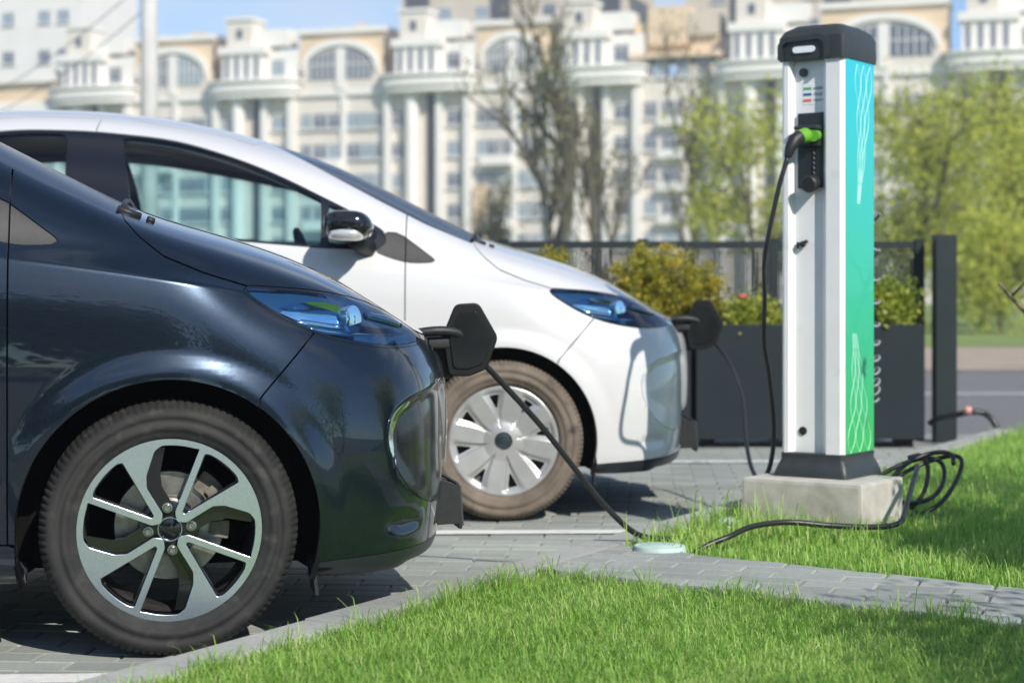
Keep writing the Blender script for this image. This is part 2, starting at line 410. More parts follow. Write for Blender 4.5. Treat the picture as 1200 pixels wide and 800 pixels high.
    dg = bpy.context.evaluated_depsgraph_get(); ev = bpy.data.meshes.new_from_object(o.evaluated_get(dg)); bpy.data.objects.remove(o); bpy.data.meshes.remove(me)
    V = np.empty(len(ev.vertices)*3); ev.vertices.foreach_get('co', V); V = V.reshape(-1, 3)
    Q = np.empty(len(ev.loops), dtype=np.int32); ev.loops.foreach_get('vertex_index', Q); Q = Q.reshape(-1, 4)
    bpy.data.meshes.remove(ev)
    return V, Q
def grid_normals(V, Q):
    g = np.cross(V[Q[:,2]]-V[Q[:,0]], V[Q[:,3]]-V[Q[:,1]]); n = np.zeros_like(V)
    for q in range(4): np.add.at(n, Q[:, q], g)
    return n/(np.linalg.norm(n, axis=1, keepdims=True)+1e-12)
WZ = .31; ARCH = .362
def sstep(t): t = np.clip(t, 0, 1); return t*t*(3-2*t)
RECESS = crom([(.545,.56),(.585,.602),(.65,.625),(.76,.635),(.80,.50),(.76,.345),(.68,.335),(.61,.375),(.565,.44),(.54,.505)], 5, True)
HEAD = crom([(.187,.886),(.25,.888),(.375,.878),(.49,.856),(.58,.822),(.645,.78),(.667,.757),(.63,.748),(.54,.748),(.43,.766),(.35,.79),(.27,.828)], 4, True)
SHUT = [(-.125,1.10),(-.112,1.065),(-.075,1.02),(-.015,.97),(.083,.929),(.2,.893),(.25,.891),(.375,.881),(.49,.859),(.58,.825),(.645,.783),(.69,.766),(1.2,.764)]
PIL = [(-1.02,1.53),(-.952,1.495),(-.80,1.414),(-.633,1.322),(-.465,1.232),(-.297,1.147),(-.105,1.068),(.1,.98)]
def body_mesh():
    V, Q = car_surface()
    x, y, z = V.T; A = np.abs(y)
    for wx in (0, -2.588):                       # flared lips round the wheel openings
        r = np.hypot(x-wx, z-WZ); w = (A > .5)
        V[:, 1] += np.sign(y)*w*np.where(r < .43, .014*np.clip((.43-r)/.05, 0, 1), 0)*(z > .2)
    N = grid_normals(V, Q)
    sdr = sd_poly(x, z, RECESS); t = sstep(-sdr/.022)*sstep((A-.25)/.15)*(x > .4)*sstep((z-.33)/.14)     # recess beside the grille
    V = V - N*(t*.011)[:, None]
    e = np.hypot((x-.59)/.055, (z-.298)/.024); t = sstep((1.15-e)/.5)*(A > .3)*(x > .4); V = V - N*(t*.010)[:, None]
    g = sstep((.41-A)/.05)*sstep((z-.245)/.02)*sstep((.40-z)/.02)*(x > .6); V = V - N*(g*.03)[:, None]
    N = grid_normals(V, Q)
    T = np.concatenate([Q[:, [0,1,2]], Q[:, [0,2,3]]]).astype(np.int64)
    return V, N, T
CARPART = {}
def build_car_meshes():
    B = body_mesh(); gap = .0022
    def F(M, fn):
        V = M[0]; return fn(V[:,0], V[:,1], V[:,2], np.abs(V[:,1]))
    def take(M, fn, g=gap):
        f = F(M, fn); return clip(M, f+g), clip(M, -f+g)
    P = {}
    for wx in (0, -2.588): _, B = take(B, lambda x,y,z,A: np.maximum(np.hypot(x-wx, z-WZ)-ARCH, .4-A), 0)
    zp = lambda x: np.interp(x, [p[0] for p in PIL], [p[1] for p in PIL])
    FULL = B
    ws = lambda x,y,z,A: np.maximum.reduce([(zp(x)-z)*.85, (-.985-.05*(1-(A/.6)**2))-x, x-(-.035-.075*(A/.6)**2)])
    P['windscreen'], B = take(B, ws, .001)
    DLO = crom([(-2.42,1.36),(-2.30,1.45),(-2.0,1.518),(-1.72,1.523),(-1.5,1.508),(-1.298,1.482),(-1.098,1.425),(-.898,1.348),(-.70,1.252),(-.56,1.180),(-.46,1.118)], 4)
    DLO = np.concatenate([DLO, [(-.455,1.075),(-.49,1.045),(-.70,1.052),(-1.132,1.088),(-1.5,1.118),(-1.9,1.145),(-2.3,1.20),(-2.42,1.27)]])
    zw = lambda y, z: np.where(y > 0, z-.055*np.clip((z-1.15)/.25, 0, 1), z)      # the far windows open a little higher
    dlo = lambda x,y,z,A: np.maximum(sd_poly(x, zw(y, z), DLO), .3-A)
    D, B = take(B, dlo, .001)
    SHIFT = {'door_glass': .24, 'rear_door_glass': .16}
    def pane(poly, name, D):
        sh = SHIFT.get(name, 0)
        f = lambda x,y,z,A: sd_poly(np.where(y > 0, np.where(x < -1.0, x+sh*np.clip((-1.0-x)/.5, 0, 1), x), x), zw(y, z), poly); P[name], D = take(D, f, .0008); return D
    D = pane(crom([(-1.488,1.492),(-1.298,1.472),(-1.098,1.416),(-.898,1.338),(-.735,1.258),(-.712,1.23),(-.708,1.10),(-.715,1.062),(-.76,1.060),(-1.132,1.098),(-1.40,1.124),(-1.425,1.145),(-1.455,1.30),(-1.485,1.45)], 3, True), 'door_glass', D)
    D = pane(crom([(-.672,1.225),(-.60,1.188),(-.515,1.138),(-.492,1.115),(-.497,1.082),(-.53,1.078),(-.65,1.07),(-.674,1.08),(-.675,1.15)], 3, True), 'quarter_glass', D)
    D = pane(crom([(-2.37,1.355),(-2.28,1.43),(-2.0,1.50),(-1.74,1.508),(-1.715,1.49),(-1.70,1.30),(-1.675,1.15),(-1.70,1.138),(-1.9,1.158),(-2.3,1.212),(-2.37,1.27)], 3, True), 'rear_door_glass', D)
    P['pillar_trim'] = D
    rw = lambda x,y,z,A: np.maximum.reduce([x+2.86, 1.13-z, A-.56, z-1.40])
    P['rear_window'], B = take(B, rw, .001)
    tl = lambda x,y,z,A: np.maximum.reduce([x+2.93, .86-z, z-1.06, .48-A]); P['tail_light'], B = take(B, tl)
    hd = lambda x,y,z,A: np.maximum(sd_poly(x, z, HEAD), .36-A)
    ring_, B = take(B, lambda x,y,z,A: hd(x,y,z,A)-.0075, .0008); P['headlight_cover'], P['lamp_seal'] = take(ring_, hd, .0006)
    sail = crom([(-.262,1.004),(-.30,1.036),(-.345,1.07),(-.40,1.108),(-.455,1.115),(-.49,1.05),(-.48,1.03),(-.38,.998),(-.30,.995)], 3, True)
    S, B = take(B, lambda x,y,z,A: np.maximum(sd_poly(x, z, sail), .5-A), .001)
    P['fender_sail'], P['door_sail'] = take(S, lambda x,y,z,A: -.378-x)
    zs = lambda x: np.interp(x, [p[0] for p in SHUT], [p[1] for p in SHUT])
    hood = lambda x,y,z,A: np.maximum((zs(x)-z)*.9, -.125-x)
    P['hood'], B = take(B, hood)
    cut = [(.205,-1),(.205,.60),(.212,.622),(.36,.79),(.55,1.0),(2,1.0),(2,-1)]
    bmp, B = take(B, lambda x,y,z,A: sd_poly(x, z, cut))
    P['bezel'] = clip(bmp, F(bmp, lambda x,y,z,A: np.maximum(sd_poly(x, z, crom([(.600,.606),(.555,.580),(.537,.525),(.546,.465),(.566,.420),(.555,.468),(.5505,.522),(.566,.562),(.598,.592)], 3, True)), .3-A)))
    P['bumper_insert'], bmp = take(bmp, lambda x,y,z,A: np.maximum.reduce([sd_poly(x, z, RECESS)-.001, .30-A, .5-x]), .0008)
    P['front_grille'], bmp = take(bmp, lambda x,y,z,A: np.maximum.reduce([A-.335, .715-z, z-.7635, .5-x]), .001)
    P['lower_grille'], bmp = take(bmp, lambda x,y,z,A: np.maximum.reduce([A-.40, .262-z, z-.385, .5-x]), .001)
    P['front_lip'], P['front_bumper'] = take(bmp, lambda x,y,z,A: z-.213-.02*np.clip((x-.2)/.5,0,1), .001)
    gut = lambda x,y,z,A: np.maximum(np.interp(x, [-3.3,-2.9,-2.3,-1.9,-1.5,-1.1,-.98,-.9], [1.30,1.42,1.545,1.588,1.578,1.506,1.468,1.6])-z, x+.93)
    P['roof'], B = take(B, gut)
    P['sill'], B = take(B, lambda x,y,z,A: np.maximum.reduce([z-.283, x+.36, -2.23-x]))
    P['fender'], B = take(B, lambda x,y,z,A: -.378-x)
    P['front_door'], B = take(B, lambda x,y,z,A: np.maximum(-1.61-x, .3-A))
    P['rear_door'], B = take(B, lambda x,y,z,A: np.maximum(-2.42+.22*np.clip((.75-z)/.45,0,1)-x, .3-A))
    P['rear_bumper'], B = take(B, lambda x,y,z,A: np.maximum(z-.62, x+2.63))
    P['tailgate'], B = take(B, lambda x,y,z,A: np.maximum(x+2.97, A-.60))
    P['rear_quarter'] = B
    # inner lining: the same surface set inwards, open at the windows, lamps and wheels
    L = FULL
    for fn, g in ((ws, -.004), (rw, -.004), (hd, 0), (dlo, -.016)): _, L = take(L, (lambda f: lambda x,y,z,A: f(x,y,z,A)-0)(fn), g if g < 0 else 0)
    P['lining'] = L
    return P

PAIRED = {'lamp_seal','bumper_insert','door_glass','quarter_glass','rear_door_glass','pillar_trim','tail_light','headlight_cover','fender_sail','door_sail','bezel','sill','fender','front_door','rear_door','rear_quarter'}
def half(M, sgn):
    V, N, T = M; k = (V[T][:, :, 1].mean(1)*sgn > 0); T2 = T[k]; u = np.unique(T2); mp = np.full(len(V), -1); mp[u] = np.arange(len(u))
    return V[u], N[u], mp[T2]
def car_parts():
    P = build_car_meshes(); out = {}
    FL = {'lamp_seal':.006, 'headlight_cover':.02, 'windscreen':.004, 'door_glass':.004, 'quarter_glass':.004, 'rear_door_glass':.004, 'rear_window':.004, 'pillar_trim':.006, 'bezel':.006, 'fender_sail':.008, 'door_sail':.008, 'fender':.022, 'front_bumper':.022}
    OFF = {'lamp_seal':-.001, 'windscreen':-.003, 'door_glass':-.006, 'quarter_glass':-.006, 'rear_door_glass':-.006, 'pillar_trim':-.003, 'bezel':.004, 'front_grille':-.008, 'lower_grille':-.02, 'fender_sail':-.002, 'door_sail':-.002, 'cowl':-.006}
    for nm, M in P.items():
        if nm == 'lining': continue
        for sgn in ((-1, 1) if nm in PAIRED else (0,)):
            m = half(M, sgn) if sgn else M
            if len(m[2]) == 0: continue
            out[(nm, sgn)] = shell(nm, m, FL.get(nm, .012), OFF.get(nm, 0))
    V, N, T = P['lining']; out[('lining', 0)] = shell('lining', (V, N, T), 0, -.022)
    for sgn in (-1, 1):
        V, N, T = half(P['headlight_cover'], sgn); ctr = V.mean(0)
        dd_ = np.maximum(0, -sd_poly(V[:,0], V[:,2], HEAD)); W = V - N*(.012+.043*sstep(dd_/.03))[:, None]; out[('headlight_housing', sgn)] = shell('headlight_housing', (W, N, T), 0)
        E = edges_open(T); u = np.unique(E); mp = {int(q): i for i, q in enumerate(u)}; k = len(u)
        WW = np.concatenate([V[u]-N[u]*.004, V[u]-N[u]*.0135]); F = np.array([(mp[int(b)], mp[int(a)], k+mp[int(a)], k+mp[int(b)]) for a, b in E])
        out[('headlight_wall', sgn)] = mesh_np('headlight_wall', WW, F)
    return out

def superell(c, r, e1=.6, e2=.6, n=20, m=12):
    """rounded-box like blob"""
    V = []; F = []
    f = lambda w, p: math.copysign(abs(w)**p, w)
    for j in range(m+1):
        b = -math.pi/2+math.pi*j/m
        for i in range(n):
            a = 2*math.pi*i/n
            V.append((c[0]+r[0]*f(math.cos(b),e1)*f(math.cos(a),e2), c[1]+r[1]*f(math.cos(b),e1)*f(math.sin(a),e2), c[2]+r[2]*f(math.sin(b),e1)))
    for j in range(m):
        for i in range(n): F.append((j*n+i, j*n+(i+1)%n, (j+1)*n+(i+1)%n, (j+1)*n+i))
    return V, F

# ------------------------------------------------------------------ wheels (axis y, outer face towards -y, centre at the origin)
TYRE_R = .312; RIM_R = .2195
def tyre_mesh():
    prof = [(.205,-.03),(.214,-.006),(.2205,.000),(.2225,.004),(.228,.0055),(.232,.0085),(.240,.011),(.2405,.0122),(.256,.0135),(.2565,.0125),(.270,.0118),(.2705,.0128),(.284,.008),(.2905,.003),(.297,-.006),(.3025,-.018),(.3075,-.030),(.310,-.045),(.311,-.058),(.304,-.061),(.304,-.067),(.3115,-.070),(.312,-.100)]
    prof = prof + [(r, -.2-h) for r, h in prof[::-1][1:]]
    n = 432; V = []; m = len(prof)
    for k in range(n):
        a = 2*math.pi*k/n; gro = (k % 4 == 0)
        for i, (r, h) in enumerate(prof):
            rr = r; hh = h
            if gro and (.2955 < r) and abs(h+.1) > .045: rr -= .0042; hh += (-.0025 if h > -.1 else .0025)
            elif gro and r > .309: rr -= .003
            x, z = rr*math.cos(a), rr*math.sin(a)
            lim = -WZ+.001
            if z < lim:
                z = lim
            t = max(0, (-z-.235)/.08); hh += (.006*t*t if h > -.1 else -.006*t*t)*(1 if .23 < r < .3 else .3)
            V.append((x, -hh, z))
    F = np.array([(k*m+i, k*m+i+1, ((k+1)%n)*m+i+1, ((k+1)%n)*m+i) for k in range(n) for i in range(m-1)])
    return mesh_np('tyre', V, F)
def rotq(p, k):
    x, y = p
    for _ in range(k): x, y = y, -x       # clockwise quarter turns
    return (x, y)
def nrm(q): return ((q[0]-465)/357*RIM_R, -(q[1]-408)/357*RIM_R)
def rounded(pts, rad=.006, n=4):
    out = []; m = len(pts)
    for i in range(m):
        p0, p1, p2 = (np.array(pts[(i+d) % m], float) for d in (-1, 0, 1)); a = p0-p1; b = p2-p1; la, lb = np.linalg.norm(a), np.linalg.norm(b)
        r = min(rad, la*.45, lb*.45); A = p1+a/la*r; B = p1+b/lb*r
        for k in range(n+1):
            t = k/n; out.append(tuple((1-t)**2*A+2*t*(1-t)*p1+t*t*B))
    return out
def arc(a, b, r, n=8):
    a0 = math.atan2(a[1], a[0]); a1 = math.atan2(b[1], b[0]); d = (a1-a0+math.pi) % (2*math.pi)-math.pi
    return [(r*math.cos(a0+d*k/n), r*math.sin(a0+d*k/n)) for k in range(n+1)]
def alloy_outlines(scale=1.0):
    ri = RIM_R*.932
    circ = [(RIM_R*math.cos(2*math.pi*k/96), RIM_R*math.sin(2*math.pi*k/96)) for k in range(96)]
    pa = [nrm(q) for q in ((284,140),(406,352),(396,362),(168,274))]
    A = rounded([pa[0], pa[1], pa[2], pa[3]] + arc(pa[3], pa[0], ri)[1:-1], .005)
    q0 = [nrm(q) for q in ((436,345),(374,243),(373,195),(404,98))]; q1 = [nrm(q) for q in ((582,92),(486,338),(492,374))]
    quarter = q0 + arc(nrm((432,75)), q1[0], ri)[0:-1] + q1
    cen = []
    for k in range(4): cen += [rotq(p, k) for p in quarter]
    cen = rounded(cen, .006, 3)
    return circ, [[rotq(p, k) for p in A] for k in range(4)], cen
def two_tone(me, axis_sign=1):
    """front faces slot 0, everything else slot 1"""
    n = np.empty(len(me.polygons)*3); me.polygons.foreach_get('normal', n); n = n.reshape(-1, 3)
    me.materials.append(None); me.materials.append(None)
    me.polygons.foreach_set('material_index', (n[:, 2] < .55).astype(np.int32))
ROT_OUT = Matrix.Rotation(R(90), 4, 'X')        # local z -> -y
def alloy_meshes():
    circ, As, cen = alloy_outlines(); M = {}
    f = curve_fill('rim', [circ]+As+[cen], .010, .0012); two_tone(f); f.transform(Matrix.Translation((0, 0, -.0125))); f.transform(ROT_OUT); M['face'] = f
    inset = lambda P, d: [tuple(np.array(p)*(1-d/ max(1e-6, np.hypot(*p)))) for p in P]
    def shrink(P, d):
        c = np.mean(P, 0); return [tuple(np.array(p)+(c-np.array(p))/np.linalg.norm(c-np.array(p))*d) for p in P]
    b = curve_fill('spokes', [[(x*.985, y*.985) for x, y in circ]]+[shrink(a, .006) for a in As]+[cen], .018); b.transform(Matrix.Translation((0, 0, -.043))); b.transform(ROT_OUT); M['back'] = b
    mb = MB(); arm = [nrm(q) for q in ((440,360),(374,243),(373,195),(404,92),(446,88),(428,185),(434,240),(476,310))]
    for k in range(4): mb.prism([rotq(p, k) for p in arm], -.045, -.026)
    mb.lathe([(.0,-.026),(.055,-.026),(.068,-.031),(.072,-.05)], 32)
    me = mb.mesh('hub_spokes', True, 30); me.transform(ROT_OUT); M['arms'] = me
    mb = MB(); mb.lathe([(.2195,-.012),(.2215,-.004),(.2195,-.001),(.2165,-.004),(.214,-.02),(.206,-.05),(.198,-.10),(.196,-.17),(.21,-.19)], 96); me = mb.mesh('barrel', True); me.transform(ROT_OUT); M['barrel'] = me
    mb = MB(); mb.lathe([(0,-.018),(.0245,-.0185),(.027,-.020),(.028,-.027)], 32); me = mb.mesh('hub_cap', True, 40); me.transform(ROT_OUT); M['cap'] = me
    mb = MB(); mb.lathe([(.0265,-.024),(.0275,-.0165),(.0290,-.0165),(.0305,-.027)], 32); me = mb.mesh('cap_ring', True, 40); me.transform(ROT_OUT); M['ring'] = me
    mb = MB(); mb.lathe([(0,-.022),(.0035,-.022),(.0038,-.015),(.0072,-.015),(.0085,-.017),(.0085,-.024),(.0125,-.0245),(.0135,-.030)], 16); me = mb.mesh('lug_nut', True, 35); me.transform(ROT_OUT); M['nut'] = me
    mb = MB(); mb.lathe([(.07,-.105),(.075,-.102),(.132,-.102),(.134,-.108),(.134,-.13)], 64); mb.lathe([(0,-.08),(.06,-.08),(.072,-.105)], 32); me = mb.mesh('brake_disc', True, 30); me.transform(ROT_OUT); M['disc'] = me
    mb = MB()
    for a0, a1, r0, r1, h in ((-14, 4, .098, .145, -.085), (22, 58, .108, .158, -.088), (8, 20, .125, .15, -.092), (30, 44, .118, .15, -.078)):
        pts = arc((math.cos(R(a0)), math.sin(R(a0))), (math.cos(R(a1)), math.sin(R(a1))), r0, 5)+arc((math.cos(R(a1)), math.sin(R(a1))), (math.cos(R(a0)), math.sin(R(a0))), r1, 5)
        mb.prism(rounded(pts, .006, 2), -.14, h)
    me = mb.mesh('caliper', True, 30); me.transform(ROT_OUT); M['caliper'] = me
    return M
def cover_mesh():
    """pressed eight-spoke wheel trim as a polar height field"""
    nr, na = 44, 512; rr = np.linspace(.035, .2165, nr); V = []; N = []
    for i, r in enumerate(rr):
        u = r/.2165
        for k in range(na):
            a = 2*math.pi*k/na; ph = ((a*8/(2*math.pi)) % 1)-.5        # 0 at the hole
            dome = -.004-.020*(1-u)**1.2 if u > .35 else -.004-.020*(.65)**1.2+.01*(1-(u/.35)**2)
            val = max(0, 1-abs(ph)/(.06+.28*max(0, (u-.2)/.7)))          # valley between the spokes
            depth = .012*sstep(np.array(val*1.6))*sstep(np.array((u-.22)/.25))*sstep(np.array((1.0-u)/.09))
            if u > .90: depth = depth*.25
            edge = -.010*max(0, (u-.955)/.045)**2
            V.append((r*math.cos(a), r*math.sin(a), dome-float(depth)+edge))
    V = np.array(V); Q = np.array([(i*na+k, i*na+(k+1)%na, (i+1)*na+(k+1)%na, (i+1)*na+k) for i in range(nr-1) for k in range(na)])[:, ::-1]
    N = grid_normals(V, Q); T = np.concatenate([Q[:, [0,1,2]], Q[:, [0,2,3]]])
    r = np.hypot(V[:,0], V[:,1])/.2165; ph = np.abs(((np.arctan2(V[:,1], V[:,0])*8/(2*math.pi)) % 1)-.5)*(2*math.pi/8)
    hole = np.maximum.reduce([.60-r, r-.835, ph*r-(.015+.62*(r-.58))*.50, ])
    M = clip((V, N, T), -hole); V, N, T = M
    if N[:, 2].mean() < 0: N = -N; T = T[:, ::-1]
    me = shell('wheel_trim', (V, N, np.ascontiguousarray(T)), .012); me.transform(ROT_OUT)
    return me

WHEEL = {}
def wheel_data():
    WHEEL['tyre'] = tyre_mesh(); WHEEL.update(alloy_meshes()); WHEEL['cover'] = cover_mesh()
    mb = MB(); mb.lathe([(0,-.0135),(.030,-.0135),(.0345,-.016),(.036,-.024)], 40); me = mb.mesh('trim_centre', True, 40); me.transform(ROT_OUT); WHEEL['cover_cap'] = me
    mb = MB(); mb.lathe([(0,-.06),(.15,-.06),(.19,-.05),(.2195,-.03),(.2215,-.006),(.2195,-.002),(.217,-.01),(.205,-.06),(.2,-.17)], 64); me = mb.mesh('steel_rim', True, 40); me.transform(ROT_OUT); WHEEL['steel'] = me
    for v in WHEEL.values():
        if len(v.materials) == 0: v.materials.append(None)
def add_wheel(root, x, side, style, M):
    """side -1: right-hand side of the car (outer face towards -y)"""
    rz = 0 if side < 0 else math.pi; loc = (x, side*.858, WZ)
    if style == 'alloy':
        w = link('wheel', WHEEL['face'], [M['machined'], M['gloss_black']], root, loc, (0, 0, rz))
        link('tyre', WHEEL['tyre'], M['tyre'], w); link('spokes', WHEEL['back'], M['gloss_black'], w); link('hub_spokes', WHEEL['arms'], M['gloss_black'], w)
        link('rim_barrel', WHEEL['barrel'], M['rim_barrel'], w); link('hub_cap', WHEEL['cap'], M['gloss_black'], w); link('cap_ring', WHEEL['ring'], M['machined'], w)
        for k in range(4):
            a = R(97+90*k); link('lug_nut', WHEEL['nut'], M['nut'], w, (.0515*math.cos(a), 0, .0515*math.sin(a)))
        link('brake_disc', WHEEL['disc'], M['disc'], w); link('brake_caliper', WHEEL['caliper'], M['caliper'], w)
    else:
        w = link('wheel', WHEEL['steel'], M['steel_rim'], root, loc, (0, 0, rz))
        link('tyre', WHEEL['tyre'], M['tyre'], w); link('wheel_trim', WHEEL['cover'], M['silver'], w, rot=(0, R(11), 0)); link('trim_centre', WHEEL['cover_cap'], M['trim_black'], w)
    return w
def build_car(name, label, loc, rz, paint, M, wheel_style, CP):
    root = empty(name, loc, rz); tag(root, label, 'car')
    def put(nm, sgn, objname, m, parent=root):
        if (nm, sgn) not in CP: return None
        return link(objname, CP[(nm, sgn)], m, parent)
    body = put('front_bumper', 0, 'front_bumper', paint)
    put('front_lip', 0, 'bumper_lip', M['lip'], body); put('front_grille', 0, 'front_grille', M['gloss_black'], body); put('lower_grille', 0, 'lower_grille', M['black_plastic'], body)
    put('hood', 0, 'hood', paint); put('roof', 0, 'roof', paint); put('windscreen', 0, 'windscreen', M['screen'])
    put('rear_window', 0, 'rear_window', M['glass']); put('rear_bumper', 0, 'rear_bumper', paint); put('tailgate', 0, 'tailgate', paint); put('lining', 0, 'cabin_lining', M['lining'])
    for s in (-1, 1):
        put('bumper_insert', s, 'bumper_insert', M.get('insert', M['gloss_black']), body); put('bezel', s, 'lamp_bezel', M.get('bezel', M['chrome']), body)
        f = put('fender', s, 'fender', paint); put('fender_sail', s, 'trim_panel', M['black_plastic'], f)
        d = put('front_door', s, 'front_door', paint); put('door_sail', s, 'trim_panel', M['black_plastic'], d); put('door_glass', s, 'window_glass', M['glass'], d); put('quarter_glass', s, 'quarter_glass', M['glass'], d)
        put('pillar_trim', s, 'pillar_trim', M['pillar'])
        d2 = put('rear_door', s, 'rear_door', paint); put('rear_door_glass', s, 'window_glass', M['glass'], d2)
        put('rear_quarter', s, 'rear_quarter_panel', paint); put('sill', s, 'sill', paint); put('tail_light', s, 'tail_light', M['red_lens'])
        h = put('headlight_cover', s, 'headlight', M['lamp_glass'])
        put('lamp_seal', s, 'lamp_seal', M['gloss_black'], h); put('headlight_housing', s, 'lamp_housing', M['lamp_dark'], h); put('headlight_wall', s, 'lamp_surround', M['gloss_black'], h)
        # inside the lamp: a bright reflector blade, a recessed projector barrel and a light strip
        mb = MB(); V = []; st_ = [(.275,.746,.836,.006),(.315,.738,.832,.020),(.36,.728,.828,.029),(.40,.716,.824,.031),(.435,.704,.820,.027)]
        for x, y, z, hh in st_: V += [(x-.012, s*(y+.006), z+hh), (x, s*(y-.004), z+hh*.45), (x+.004, s*(y-.012), z), (x, s*(y-.002), z-hh*.5), (x-.004, s*(y+.004), z-hh)]
        mb.add(V, [(5*i+j, 5*i+j+1, 5*i+j+6, 5*i+j+5) for i in range(len(st_)-1) for j in range(4)]); mb.obj('reflector_blade', M['blue_chrome'], h, True)
        c = Vector((.452, s*.69, .812)); ax = Vector((.75, s*.62, .05)).normalized()
        mb = MB(); mb.tube([c-ax*.05, c-ax*.01, c+ax*.012], [.030, .034, .036], 20, False); mb.tube([c+ax*.012, c+ax*.016, c+ax*.012], [.036, .033, .030], 20, False); mb.obj('projector_barrel', M['blue_chrome'], h, True, 40)
        mb = MB(); prof = [c+ax*(.004+.012*(1-u*u)) for u in (1, .8, .55, .3, .02)]; mb.tube(prof, [.0305, .0255, .018, .010, .0008], 20); mb.obj('projector_lens', M['blue_lens'], h, True)
        mb = MB(); pth = crom([(.34,.745,.790),(.41,.722,.779),(.50,.672,.772),(.565,.608,.770),(.605,.545,.773)], 5); mb.tube([(p_[0], s*(p_[1]-.012), p_[2]) for p_ in pth], .0055, 8); mb.obj('running_light_strip', M['chrome'], h, True)
        mb = MB(); pth = crom([(.50,.652,.820),(.55,.605,.810),(.60,.535,.793)], 5); mb.tube([(p_[0], s*(p_[1]-.02), p_[2]) for p_ in pth], [.012]*len(pth), 10); mb.obj('indicator_tube', M['blue_dark'], h, True)
        mb = MB(); pth = crom([(.30,.745,.806),(.40,.715,.792),(.47,.68,.786)], 5); mb.tube([(p_[0], s*(p_[1]-.006), p_[2]) for p_ in pth], [.004, *([.013]*(len(pth)-2)), .005], 8); mb.obj('lower_reflector', M['chrome'], h, True)
        # door mirror
        mb = MB(); V, F = superell((-.598, s*.955, 1.132), (.082, .098, .058), .62, .7, 28, 16)
        V = [(x+(.025 if x > -.6 else 0)*(1-abs(z-1.132)/.07)-.15*(z-1.132)*(1 if z < 1.132 else .35), y, z+.12*(y-s*.955)*s*.3) for x, y, z in V]; mb.add(V, F); mr = mb.obj('door_mirror', M['gloss_black'], root, True)
        mb = MB(); V, F = superell((-.592, s*.985, 1.099), (.070, .073, .026), .6, .7, 24, 12); mb.add(V, F); mb.obj('indicator_lens', M['silver_lens'], mr, True)
        mb = MB(); mb.tube([(-.52, s*.80, 1.052), (-.55, s*.85, 1.065), (-.575, s*.90, 1.09)], [.036, .032, .034], 12); mb.obj('mirror_arm', M['black_plastic'], mr, True)
        # door handle
        mb = MB()
        for x0, dd in ((-1.42, d), (-2.2, d2)): pass
        mb.tube(crom([(-1.53,s*.848,.93),(-1.50,s*.885,.932),(-1.42,s*.892,.932),(-1.36,s*.885,.932),(-1.33,s*.848,.93)], 4), .011, 8); mb.obj('door_handle', paint, d, True)
        # wheel well lining
        for wx in (0, -2.588):
            mb = MB(); n = 28; V = []
            for k in range(n+1):
                a = R(-21)+R(222)*k/n
                for yy, rr in ((.845, ARCH-.002), (.835, ARCH+.012), (.60, ARCH+.015), (.52, ARCH-.02)): V.append((wx+rr*math.cos(a), s*yy, WZ+rr*math.sin(a)))
            mb.add(V, [(k*4+j, k*4+j+1, k*4+j+5, k*4+j+4) for k in range(n) for j in range(3)]); V = [(wx+.36*math.cos(R(-21)+R(222)*k/n), s*.53, WZ+.36*math.sin(R(-21)+R(222)*k/n)) for k in range(n+1)]
            mb.add(V, [tuple(range(n+1))]); mb.obj('wheel_well_liner', M['liner'], root, True)
        for wx in (0, -2.588): add_wheel(root, wx, s, wheel_style, M)
        # mud flap behind the bumper edge
        mb = MB(); mb.box((.352, s*.76, .175), (.008, .14, .075), ry=R(-6)); mb.obj('splash_guard', M['black_plastic'], body)
    # underbody, cabin
    mb = MB(); mb.box((-1.25, 0, .21), (3.7, 1.1, .03)); mb.box((-1.3, 0, .215), (1.8, 1.5, .03)); mb.obj('underbody', M['liner'], root)
    mb = MB(); V, F = superell((-.33, 0, .93), (.36, .70, .135), .5, .4, 32, 12); mb.add(V, F); V, F = superell((-.60, .36, 1.03), (.12, .19, .055), .7, .6, 24, 10); mb.add(V, F); mb.obj('dashboard', M['cabin'], root, True)
    mb = MB(); c = Vector((-.86, .36, .995)); ring = [c+Vector((-.055*math.sin(a), .175*math.cos(a), .165*math.sin(a))) for a in np.linspace(0, 2*math.pi, 33)]; mb.tube(ring, .015, 8, False); mb.tube([c-Vector((0,.17,0)), c, c+Vector((0,.17,0))], .014, 6); mb.tube([c, (-.6,.36,.93)], .03, 8); mb.obj('steering_wheel', M['cabin'], root, True)
    for yy in (-.36, .36):
        mb = MB(); V, F = superell((-1.40, yy, .58), (.27, .24, .09), .5, .45, 24, 10); mb.add(V, F)
        V, F = superell((0, 0, 0), (.08, .23, .31), .5, .5, 24, 12); mb.add([(-1.72+x-.30*z, yy+y, .92+z) for x, y, z in V], F)
        V, F = superell((-1.86, yy, 1.30), (.045, .13, .085), .6, .6, 20, 10); mb.add(V, F); mb.tube([(-1.82, yy, 1.1), (-1.855, yy, 1.3)], .02, 6); mb.obj('seat', M['seat'], root, True)
    mb = MB(); V, F = superell((-2.15, 0, .60), (.27, .62, .10), .5, .3, 32, 10); mb.add(V, F); V, F = superell((0, 0, 0), (.09, .62, .30), .5, .3, 32, 10); mb.add([(-2.50+x-.3*z, y, .93+z) for x, y, z in V], F); mb.obj('rear_seat', M['seat'], root, True)
    # wipers on the cowl
    mb = MB(); mb.tube(crom([(-.095,-.60,1.078),(-.11,-.45,1.112),(-.10,-.1,1.136),(-.085,.2,1.126)], 5), .007, 6); mb.tube([(-.125,-.60,1.092), (-.07,-.585,1.072)], [.010, .011], 8); mb.tube([(-.052,-.585,1.066), (-.035,-.58,1.062)], [.010, .008], 8); mb.obj('wiper', M['black_plastic'], root, True)
